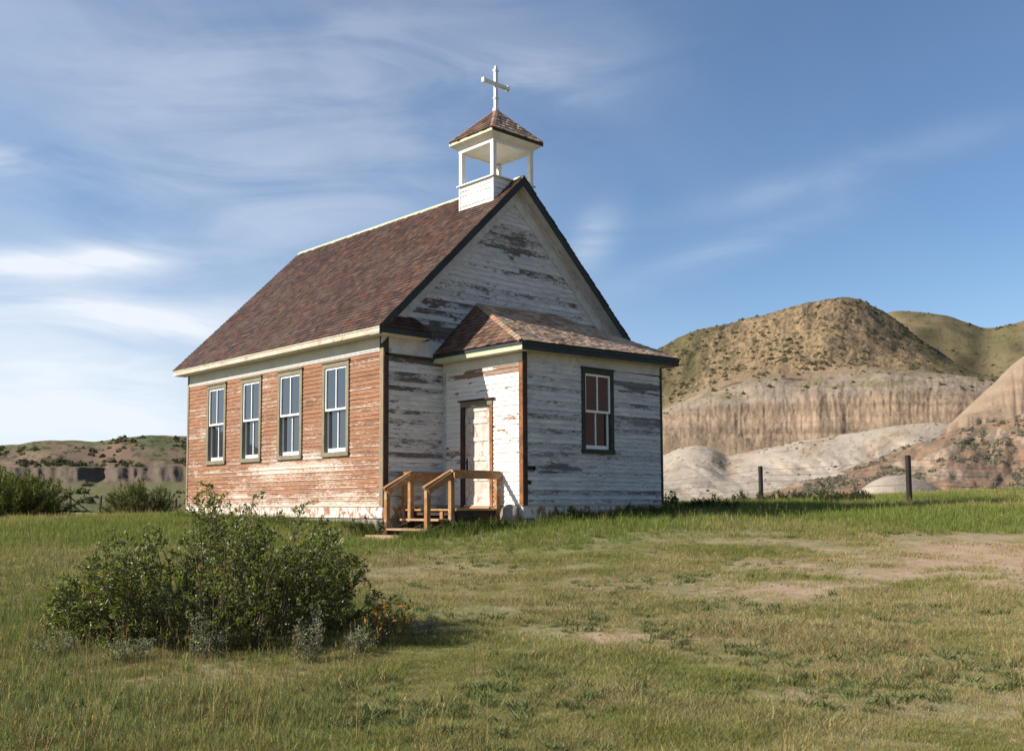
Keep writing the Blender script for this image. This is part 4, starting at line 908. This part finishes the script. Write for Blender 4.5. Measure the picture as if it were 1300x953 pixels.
def bush(name, label, cat, cu, cd_, half_u, half_d, topfun, nstem, nleaf, lsize, pal, wts, mat, group=None, seed=5, base_in=.35, twig_n=7, stem_r=.012, upright=.5, spread=1.0, leaf_low=.15, tw_len=(.12, .34), zoff=0.0):
    rg = np.random.default_rng(seed); rr = random.Random(seed); c0 = UD(cu, cd_); z0 = gz(*c0); base = empty(name, (c0[0], c0[1], z0)); tag(base, label, cat, group)
    R3, F3 = np.array((RH[0], RH[1], 0)), np.array((FH[0], FH[1], 0)); Z3 = np.array((0, 0, 1.0)); LP, LD = [], []; twm = MB()
    for s in range(nstem):
        th, q = rr.uniform(0, 2*math.pi), math.sqrt(rr.uniform(.0, 1.0)); tu, td = math.cos(th)*q, math.sin(th)*q
        hu = topfun(tu)*(rr.uniform(.45, .88) if rr.random() < .62 else rr.uniform(.85, 1.08))*(1-.28*td*td); hu = max(hu, .12)
        b0 = R3*half_u*tu*base_in+F3*half_d*td*base_in; wp_ = c0+(b0[0], b0[1]); b0 = b0+Z3*(gz(*wp_)-z0-.03)
        tip = R3*half_u*tu*spread+F3*half_d*td*spread+Z3*hu; m1 = b0*.55+tip*.45+Z3*hu*rr.uniform(.02, .16)+rg.normal(size=3)*.05; m2 = b0*.22+tip*.78+Z3*hu*rr.uniform(.0, .10)+rg.normal(size=3)*.05
        pts = [b0]; 
        for t in (.2, .4, .6, .8, 1.0):
            a = b0*(1-t)**3+m1*3*t*(1-t)**2+m2*3*t*t*(1-t)+tip*t**3; pts.append(a+rg.normal(size=3)*.015)
        rad = [stem_r*(1-.8*i/5)*rr.uniform(.8, 1.2) for i in range(6)]
        MB().tube([Vector(p) for p in pts], rad, 5).build('stem', m_bark, base)
        for k in range(twig_n):
            t = leaf_low+(1-leaf_low)*(k+rr.random())/twig_n; i = min(4, int(t*5)); f = t*5-i; p = pts[i]*(1-f)+pts[i+1]*f; dr_ = (pts[i+1]-pts[i]); dr_ /= np.linalg.norm(dr_)+1e-9
            od = rg.normal(size=3); od -= dr_*(od@dr_); od /= np.linalg.norm(od)+1e-9; l_ = rr.uniform(*tw_len)*(1.1-.4*t); e = p+(od*(1-upright)+dr_*.5+Z3*upright*.6)*l_
            mid = (p+e)/2+rg.normal(size=3)*.015; twm.tube([Vector(p), Vector(mid), Vector(e)], [stem_r*.35, stem_r*.27, stem_r*.15], 3, cap=False)
            nl = max(2, int(nleaf/nstem/twig_n))
            for j in range(nl):
                s_ = (j+rr.random())/nl; q_ = p*(1-s_)+e*s_ if s_ < 1 else e; q_ = q_+rg.normal(size=3)*.012; ld_ = rg.normal(size=3)*.8+od*.5+dr_*.4+Z3*.35
                LP.append(q_); LD.append(ld_)
        for j in range(5): LP.append(pts[-1]+rg.normal(size=3)*.012); LD.append(rg.normal(size=3)*.6+dr_+Z3*.4)
    tag(twm.build('twigs', m_bark, base), kind='stuff')
    LP, LD = np.array(LP), np.array(LD); n = len(LP); leaves_mesh('foliage', LP, LD, rg.uniform(lsize[0], lsize[1], n), rg.uniform(lsize[0], lsize[1], n)*lsize[2], pal_cols(n, pal, wts, rg), mat, base, rg=rg)
    return base
# big shrub in the foreground (outline in metres across, height above its foot)
tops = {-1.0: .24, -.85: .40, -.72: .56, -.6: .80, -.5: .92, -.38: .84, -.22: 1.0, -.1: 1.24, .0: 1.34, .1: 1.26, .2: 1.16, .3: 1.36, .42: 1.16, .55: 1.08, .68: .92, .82: .70, .93: .46, 1.0: .28}
bush('shrub', 'large dark green leafy shrub in the grass in front of the church', 'shrub', -2.64, 8.95, 1.52, .85, lambda t: float(np.interp(t, list(tops), list(tops.values()))), 165, 33000, (.022, .064, .42),
     ((.125, .142, .032), (.095, .112, .028), (.17, .175, .048), (.23, .22, .09), (.28, .10, .03)), (4, 4, 3, 1.3, .1), m_leaf, seed=17, twig_n=12, stem_r=.009, upright=.22, leaf_low=.0, tw_len=(.08, .25), base_in=.72)
lp = ((.075, .095, .022), (.055, .075, .018), (.11, .12, .03)); 
bush('willow_bush', 'bright green rounded willow bush at the left edge by the fence', 'bush', -17.7, 35.5, 2.45, 1.8, lambda t: 1.62*(1-abs(t)**2.6)+.12, 190, 26000, (.07, .15, .28),
     ((.13, .145, .026), (.095, .115, .024), (.17, .17, .04)), (4, 4, 2), m_leaf_soft, 'willow bushes by the fence', 23, .45, 11, .016, .6, 1.0, .08, (.2, .5))
bush('willow_bush', 'dull green airy willow bush nearer the church wall', 'bush', -15.6, 42.5, 1.75, 1.2, lambda t: 1.45*(1-abs(t)**2.6)+.1, 110, 9500, (.07, .14, .28),
     ((.12, .13, .035), (.095, .105, .03), (.15, .15, .05)), (4, 4, 2), m_leaf_soft, 'willow bushes by the fence', 29, .5, 9, .018, .6, 1.0, .15, (.2, .45))
# dark weeds and low brush at the right of the vestibule and along the fence
bp = ((.05, .06, .025), (.035, .045, .02), (.07, .075, .035))
for i, (u, dd, hu, h_, lab) in enumerate(((3.75, 24.3, .55, .55, 'dark brush against the right corner of the vestibule'), (5.0, 25.5, .7, .36, 'low dark weed clump just right of the vestibule'), (8.6, 36.5, 1.0, .62, 'dark tangled brush just left of the left fence post'),
                                      (9.9, 36.5, 1.0, .62, 'dark brush clump just right of the left fence post'), (11.2, 37, 1.1, .46, 'low dark brush midway between the two fence posts'), (11.0, 32.5, .65, .46, 'dark brush clump just left of the right fence post'),
                                      (10.1, 32, .6, .30, 'smallest dark weed clump in the gap between the two fence posts'))):
    bush('brush', lab, 'brush', u, dd, hu, .5, lambda t, h_=h_: h_*(1-.8*t*t)*(.7+.3*math.sin(t*9)), 26, 2200, (.04, .09, .35), bp, (3, 4, 2), m_leaf_soft, 'dark brush along the fence', 40+i, .7, 6, .008, .6, 1.0, .05, (.1, .25))
# weeds by the steps and foundation
for i, (x, y, hu, h_, lab) in enumerate(((-.55, -.15, .45, .42, 'leafy green weeds at the church corner left of the steps'), (1.05, -2.35, .5, .30, 'green weeds under the front edge of the landing'), (2.6, -2.85, .6, .26, 'dark weeds along the left half of the vestibule front'),
                                     (5.0, -2.85, .9, .30, 'dark weeds along the right half of the vestibule front'), (.35, -2.1, .35, .34, 'green weeds beside the front stair post'))):
    dv2 = np.array((x, y))-CAM[:2]; bush('weeds', lab, 'weeds', dv2@RH, dv2@FH, hu, .28, lambda t, h_=h_: h_*(1-.5*t*t)*(.75+.25*math.sin(t*11)), 24, 1600, (.035, .075, .32), ((.075, .10, .025), (.055, .08, .02), (.12, .12, .05)), (4, 3, 2), m_leaf_soft, 'weeds round the church foot', 60+i, .8, 6, .005, .7, 1.0, .05, (.06, .16))
# plants round the big shrub
bush('orange_leaved_plant', 'low plant with orange and yellow green leaves right of the large shrub', 'plant', -1.06, 8.6, .24, .22, lambda t: .40*(1-.5*t*t), 18, 520, (.03, .06, .5), ((.62, .17, .045), (.18, .18, .05), (.10, .12, .03), (.40, .24, .07)), (1.5, 4, 4.5, .9), m_leaf, None, 71, .4, 5, .005, .4, 1.0, .2, (.05, .12))
sp_ = ((.23, .245, .165), (.18, .195, .12), (.27, .28, .20))
for i, (u, dd, hu, h_, lab) in enumerate(((-2.48, 8.12, .24, .36, 'silver sagebrush in front of the middle of the large shrub'), (-1.58, 8.05, .13, .40, 'tall thin silver sagebrush before the right part of the shrub'), (-3.02, 7.98, .26, .20, 'low silver sagebrush left of the middle sage'),
                                      (-1.22, 8.3, .10, .2, 'small silver sage plant below the orange leaves'), (-.80, 9.0, .16, .26, 'grey green sage plant right of the orange leaves'), (-3.62, 8.25, .25, .24, 'pale sage and grass clump under the left end of the shrub'))):
    bush('sage_plant', lab, 'sage plant', u, dd, hu, .18, lambda t, h_=h_: h_*(1-.4*t*t), 14, 520, (.018, .042, .24), sp_, (3, 3, 2), m_leaf_soft, 'silver sage plants round the shrub', 80+i, .55, 7, .004, .85, 1.0, .1, (.03, .07))

# ------------------------------------------------------------------ grass
def grass_mat(name):
    m, g = newmat(name); t = g.attr('tint', True, 0); r = g.n('ObjectInfo', 5); c = g.attr('Col')
    col = g.mix(1.0, t, c, 'MULTIPLY'); sh = g.pbr(col, .7, .12); tr = g.n('BsdfTranslucent', 0, None, Color=col)
    g.out(g.n('MixShader', 0, None, i0=.3, i1=sh, i2=tr)); return m
m_grass = grass_mat('grass_blades')
def tuft_mesh(name, n, h_, spread, lean, wd, seed, dryfrac=.3, heads=0.0):
    r = np.random.default_rng(seed); V, F, C = [], [], []
    for i in range(n):
        a = r.uniform(0, 2*math.pi); q = spread*math.sqrt(r.random()); bx, by = q*math.cos(a), q*math.sin(a); hh_ = h_*r.uniform(.45, 1.0); la = r.uniform(0, 2*math.pi); le = lean*r.uniform(.2, 1.2)*hh_
        dx, dy = math.cos(la), math.sin(la); sx, sy = -dy*wd/2, dx*wd/2
        if r.random() < .5: sx, sy = dx*wd/2*.7-dy*wd*.3, dy*wd/2*.7+dx*wd*.3
        p = [(0, 0), (.35, .5), (1.0, 1.0)]; b = len(V); ww = (1, .75, .0)
        for k in range(3):
            x, y, z = bx+dx*le*p[k][0], by+dy*le*p[k][0], hh_*p[k][1]-.01
            if k < 2: V += [(x-sx*ww[k], y-sy*ww[k], z), (x+sx*ww[k], y+sy*ww[k], z)]
            else: V.append((x, y, z))
        F += [(b, b+1, b+3, b+2), (b+2, b+3, b+4)]; c = (1.9, 1.45, 1.25) if r.random() < dryfrac else (1, 1, 1); f = r.uniform(.75, 1.2); C += [tuple(x*f for x in c)]*5
        if r.random() < heads:
            x, y, z = bx+dx*le, by+dy*le, hh_-.01
            for k in range(5):
                b = len(V); zz_ = z-.05+k*.018; ox, oy = r.uniform(-.012, .012), r.uniform(-.012, .012); V += [(x, y, zz_), (x+ox+.004, y+oy, zz_+.02), (x+ox, y+oy+.004, zz_+.03)]; F.append((b, b+1, b+2)); C += [(2.3, 1.8, 1.4)]*3
    me = bpy.data.meshes.new(name); me.from_pydata(V, [], F); a = me.color_attributes.new('Col', 'FLOAT_COLOR', 'POINT'); cc = np.ones((len(V), 4), np.float32); cc[:, :3] = C; a.data.foreach_set('color', cc.ravel()); me.materials.append(m_grass)
    return me
def scatter(name, metas, X, Y, scale, tint, zoff=0.0, seed=0, Z=None):
    """one grass object: tufts instanced on its points with geometry nodes"""
    r = np.random.default_rng(seed); n = len(X); Z = ground_z(X, Y)+zoff if Z is None else Z; me = bpy.data.meshes.new(name); me.vertices.add(n); me.vertices.foreach_set('co', np.stack([X, Y, Z], -1).astype(np.float32).ravel())
    for nm, typ, dat in (('sc', 'FLOAT', scale), ('rz', 'FLOAT', r.uniform(0, 6.28, n)), ('pick', 'INT', r.integers(0, len(metas), n))):
        a = me.attributes.new(nm, typ, 'POINT'); a.data.foreach_set('value', dat.astype(np.float32 if typ == 'FLOAT' else np.int32))
    a = me.attributes.new('tint', 'FLOAT_COLOR', 'POINT'); c = np.ones((n, 4), np.float32); c[:, :3] = tint; a.data.foreach_set('color', c.ravel())
    o = bpy.data.objects.new(name, me); COL.objects.link(o); tag(o, kind='stuff')
    col = bpy.data.collections.new(name+'_tufts')
    for i, m_ in enumerate(metas): col.objects.link(bpy.data.objects.new('%s_tuft_%d' % (name, i), m_))
    t = bpy.data.node_groups.new(name, 'GeometryNodeTree'); t.interface.new_socket('Geometry', in_out='INPUT', socket_type='NodeSocketGeometry'); t.interface.new_socket('Geometry', in_out='OUTPUT', socket_type='NodeSocketGeometry')
    N, Lk = t.nodes.new, t.links.new; gi, go = N('NodeGroupInput'), N('NodeGroupOutput'); ip = N('GeometryNodeInstanceOnPoints'); ci = N('GeometryNodeCollectionInfo'); ci.inputs[0].default_value = col; ci.inputs['Separate Children'].default_value = True; ci.inputs['Reset Children'].default_value = True
    def at_(nm, ty): q = N('GeometryNodeInputNamedAttribute'); q.data_type = ty; q.inputs[0].default_value = nm; return q.outputs[0]
    cx_ = N('ShaderNodeCombineXYZ'); Lk(at_('rz', 'FLOAT'), cx_.inputs[2]); ip.inputs['Pick Instance'].default_value = True
    Lk(gi.outputs[0], ip.inputs['Points']); Lk(ci.outputs[0], ip.inputs['Instance']); Lk(at_('pick', 'INT'), ip.inputs['Instance Index']); Lk(cx_.outputs[0], ip.inputs['Rotation']); Lk(at_('sc', 'FLOAT'), ip.inputs['Scale']); Lk(ip.outputs[0], go.inputs[0])
    md = o.modifiers.new('scatter', 'NODES'); md.node_group = t; return o
def field(n, d0, d1, half=.60, pw=1.0, r=rng):
    """points on the lawn in front of the camera, denser nearby"""
    dd = d0*(d1/d0)**r.random(n)**pw if d1/d0 > 2 else r.uniform(d0, d1, n); u = r.uniform(-half, half, n)*dd*1.0; return CAM[0]+u*RH[0]+dd*FH[0], CAM[1]+u*RH[1]+dd*FH[1], u, dd
def inside(x, y): return ((x > -1.15) & (x < .3) & (y > -1.75) & (y < -.35)) | ((x > -.02) & (x < W) & (y > -.05) & (y < L)) | ((x > VX0-.02) & (x < VX1+.02) & (y > -VD-.03) & (y < .1)) | ((x > -.28) & (x < VX0) & (y > -1.95) & (y < 0))
def dirt(x, y, u, d_):
    el_ = lambda cu, cd2, ru, rd2, ad=0: np.hypot((u-cu)/ru, (d_-cd2)/rd2)+ad
    e = np.minimum.reduce([el_(8.6, 14.2, 5.2, 3.7), el_(5.4, 6.4, 1.9, 1.6), el_(3.4, 12, 2, 1.3, .42), el_(1.0, 9, 1.6, .8, .55)])+(fbm(x*.9, y*.9, 4, 19)-.5)*1.4; return 1-sst(e, .55, 1.45)
def tints(n, a, b, k, r, var=.22): return (np.array(a)+(np.array(b)-np.array(a))*k[:, None])*(1+r.uniform(-var, var, (n, 1)))
G_GREEN, G_DRY, G_LUSH, G_YEL = (.185, .208, .062), (.30, .27, .132), (.145, .19, .042), (.235, .235, .085)
short = [tuft_mesh('short_tuft', 36, .062, .10, 1.3, .0038, 100+i, .42) for i in range(6)]
x, y, u, d_ = field(195000, 4.0, 30, .80, .85); dm = dirt(x, y, u, d_); pt = fbm(x*.5, y*.5, 4, 41); p2 = fbm(x*1.7+3, y*1.7, 3, 47); keep = ~inside(x, y) & (rng.random(len(x)) > dm*.93) & (rng.random(len(x)) < (.30+1.2*sst(pt, .3, .6))*(.35+.85*sst(p2, .34, .56))); x, y, u, d_, pt = x[keep], y[keep], u[keep], d_[keep], pt[keep]
n = len(x); kd = np.clip(.15+.75*sst(fbm(x*.35+5, y*.35, 4, 43), .32, .68)+rng.uniform(-.35, .35, n)-.5*sst(fbm(x*1.9, y*1.9, 3, 48), .55, .7)-.45*sst(d_, 17, 22)-.25*sst(-u, 1.5, 4), 0, 1)
scatter('lawn_grass', short, x, y, rng.uniform(.42, .9, n)*(.65+.75*sst(fbm(x*1.1, y*1.1, 3, 49), .4, .65))*(1+.018*d_), tints(n, G_GREEN, G_DRY, kd, rng), seed=1)
mid = [tuft_mesh('meadow_tuft', 22, .22, .10, .55, .007, 120+i, .16, .03) for i in range(5)]
x, y, u, d_ = field(78000, 15, 62, .82, 1.0); lim = 17.6+1.2*(fbm(u*.4, u*0, 3, 5)-.5)*2
keep = ~inside(x, y) & (rng.random(len(x)) < sst(d_, lim-1.5, lim+1.5)*(.35+.9*sst(fbm(x*.4, y*.4, 3, 51), .3, .6))) & (dirt(x, y, u, d_) < .5); x, y, u, d_ = x[keep], y[keep], u[keep], d_[keep]; n = len(x)
kk = np.clip(sst(fbm(x*.22, y*.22, 3, 53), .42, .68)+rng.uniform(-.2, .2, n)+.5*sst(d_, 30, 45), 0, 1)
scatter('meadow_grass', mid, x, y, rng.uniform(.55, 1.25, n)*(.55+.45*sst(d_, 17, 22)), tints(n, G_LUSH, G_YEL, kk, rng), seed=2)
weed = [tuft_mesh('weed_tuft', 16, .09, .06, 1.5, .014, 160+i, .0) for i in range(3)]
x, y, u, d_ = field(5200, 5, 24, .6, .9); keep = ~inside(x, y) & (fbm(x*.8, y*.8, 3, 67) > .52) & (dirt(x, y, u, d_) < .7); x, y = x[keep], y[keep]; n = len(x)
scatter('lawn_weeds', weed, x, y, rng.uniform(.5, 1.2, n), tints(n, (.10, .135, .04), (.15, .165, .06), rng.random(n), rng), seed=7)
# the lusher left side and round the shrub
x, y, u, d_ = field(66000, 5.5, 40, .80, .8); keep = (u < -1.0-.10*d_+1.1*fbm(x*.5, y*.5, 3, 57)) & ~inside(x, y) & (rng.random(len(x)) < .2+.9*sst(fbm(x*.6, y*.6, 3, 59), .35, .6)); x, y, u, d_ = x[keep], y[keep], u[keep], d_[keep]; n = len(x)
kk = np.clip(sst(fbm(x*.3, y*.3, 3, 63), .45, .7)+rng.uniform(-.2, .3, n)+.45*(1-sst(d_, 7.5, 10)), 0, 1)
scatter('long_grass', mid, x, y, rng.uniform(.3, .8, n)*(1-.25*(1-sst(d_, 8, 12))), tints(n, (.13, .175, .042), (.235, .235, .09), kk, rng), seed=3)
# tall dry stalks, scattered
tall = [tuft_mesh('stalk_tuft', 7, .42, .07, .7, .0045, 140+i, .8, .6) for i in range(4)]
x, y, u, d_ = field(1700, 5, 34, .6, .9); keep = ~inside(x, y) & (rng.random(len(x)) < .10+.9*((u < -.8)|(d_ > 18))*.5) & (dirt(x, y, u, d_) < .3); x, y, u, d_ = x[keep], y[keep], u[keep], d_[keep]; n = len(x)
scatter('dry_stalks', tall, x, y, rng.uniform(.5, 1.1, n), tints(n, (.13, .13, .05), (.19, .16, .08), rng.random(n), rng), seed=4)
# tall grass along the foundation and steps
X, Y = [], []
for (x0, y0, x1, y1, k_) in ((-.25, -.2, -.25, 9, 900), (0, -2.15, 1.9, -2.15, 260), (1.6, -2.75, 6.4, -2.75, 620), (-.75, -.3, -.75, -1.9, 160), (6.3, -2.7, 8.5, .5, 200), (.2, -2.0, -.5, -1.9, 80)):
    t = rng.random(k_); X.append(x0+(x1-x0)*t+rng.normal(0, .16, k_)); Y.append(y0+(y1-y0)*t+rng.normal(0, .16, k_))
X, Y = np.concatenate(X), np.concatenate(Y); keep = ~inside(X, Y); X, Y = X[keep], Y[keep]; n = len(X)
scatter('foundation_grass', mid, X, Y, rng.uniform(.7, 1.5, n), tints(n, (.075, .12, .02), (.14, .14, .045), rng.random(n)**2, rng), seed=5)
# pebbles on the bare earth
pm = [rock('pebble_shape', (0, 0, .2), (1, .8, .5), m_stone, 200+i) for i in range(3)]
pms = [o.data for o in pm]
for o in pm: bpy.data.objects.remove(o)
x, y, u, d_ = field(9000, 5, 20, .6, 1.0); keep = (dirt(x, y, u, d_) > .4) & (rng.random(len(x)) < .45); x, y = x[keep], y[keep]; n = len(x)
scatter('pebbles', pms, x, y, np.clip(rng.gamma(1.4, .006, n)+.004, 0, .03), np.ones((n, 3)), seed=6)

# low brush dotted over the slopes, far too many to count
def clump_mesh(name, seed, n=70):
    r = np.random.default_rng(seed); V, F, C = [], [], []
    for i in range(n):
        a, q, h_ = r.uniform(0, 6.28), r.random()**.5, r.random(); c = np.array((math.cos(a)*q*.5, math.sin(a)*q*.5, h_*.62*(1-.7*q*q))); e1, e2 = r.normal(size=3)*.10, r.normal(size=3)*.10
        b = len(V); V += [tuple(c-e1), tuple(c+e2), tuple(c+e1), tuple(c-e2)]; F.append((b, b+1, b+2, b+3)); C += [(r.uniform(.7, 1.3),)*3]*4
    me = bpy.data.meshes.new(name); me.from_pydata(V, [], F); a = me.color_attributes.new('Col', 'FLOAT_COLOR', 'POINT'); cc = np.ones((len(V), 4), np.float32); cc[:, :3] = C; a.data.foreach_set('color', cc.ravel()); me.materials.append(m_grass); return me
clumps = [clump_mesh('clump', 300+i) for i in range(4)]
def dot(name, surf, n, prob, size, ca, cb, seed):
    X, P, T = SURF[surf]; r = np.random.default_rng(seed); i, j = r.integers(0, X.shape[0]-1, n), r.integers(0, X.shape[1]-1, n); f, h_ = r.random(n)[:, None], r.random(n)[:, None]
    p = X[i, j]*(1-f)*(1-h_)+X[i+1, j]*f*(1-h_)+X[i, j+1]*(1-f)*h_+X[i+1, j+1]*f*h_; k = r.random(n) < prob(P[i, j], T[i, j]); p = p[k]; m_ = len(p)
    scatter(name, clumps, p[:, 0], p[:, 1], size[0]+(size[1]-size[0])*r.random(m_)**2, tints(m_, ca, cb, r.random(m_), r), seed=seed, Z=p[:, 2]-.06)
dot('scree_brush', 'red_scree_slope', 9000, lambda P, T: sst(fbm(P*.03, T*2.5, 3, 5), .40, .62)*sst(T, 1.2, 2)*.75*(P < 1420)*(P > 1020), (.2, .62), (.15, .14, .09), (.24, .215, .145), 401)
dot('hill_brush', 'badlands_hill', 16000, lambda P, T: (sst(fbm(P*.03, T*2.0, 3, 6), .42, .66)*sst(T, 2.9, 3.4)*(1-sst(T, 5.2, 5.9))*.5+.35*np.exp(-((P-1125+(T-4.6)*-18)/26.)**2)*sst(T, 3.6, 4.4)+.05*sst(T, 2.0, 2.5))*(P > 780), (.28, .95), (.10, .092, .045), (.175, .15, .078), 402)
dot('ridge_brush', 'grass_ridge', 5000, lambda P, T: sst(fbm(P*.03, T*2.0, 3, 16), .5, .68)*.4*(P < 1420), (.5, 1.2), (.11, .105, .045), (.16, .145, .065), 403)
dot('clay_brush', 'white_clay_slope', 5000, lambda P, T: sst(fbm(P*.035, T*2.4, 3, 26), .58, .68)*.25, (.2, .5), (.14, .12, .075), (.22, .19, .12), 404)
dot('far_brush', 'far_hills', 12000, lambda P, T: (sst(fbm(P*.03, T*1.8, 3, 36), .50, .64)*.6*sst(T, 2.8, 3.3)*(1-sst(T, 5, 5.6))+.05*(T < 1.6))*(P > -100)*(P < 330)*(1-.8*np.exp(-((P-135)/40.)**2-((T-4.2)/.6)**2)), (.7, 2.4), (.065, .068, .03), (.11, .11, .045), 405)
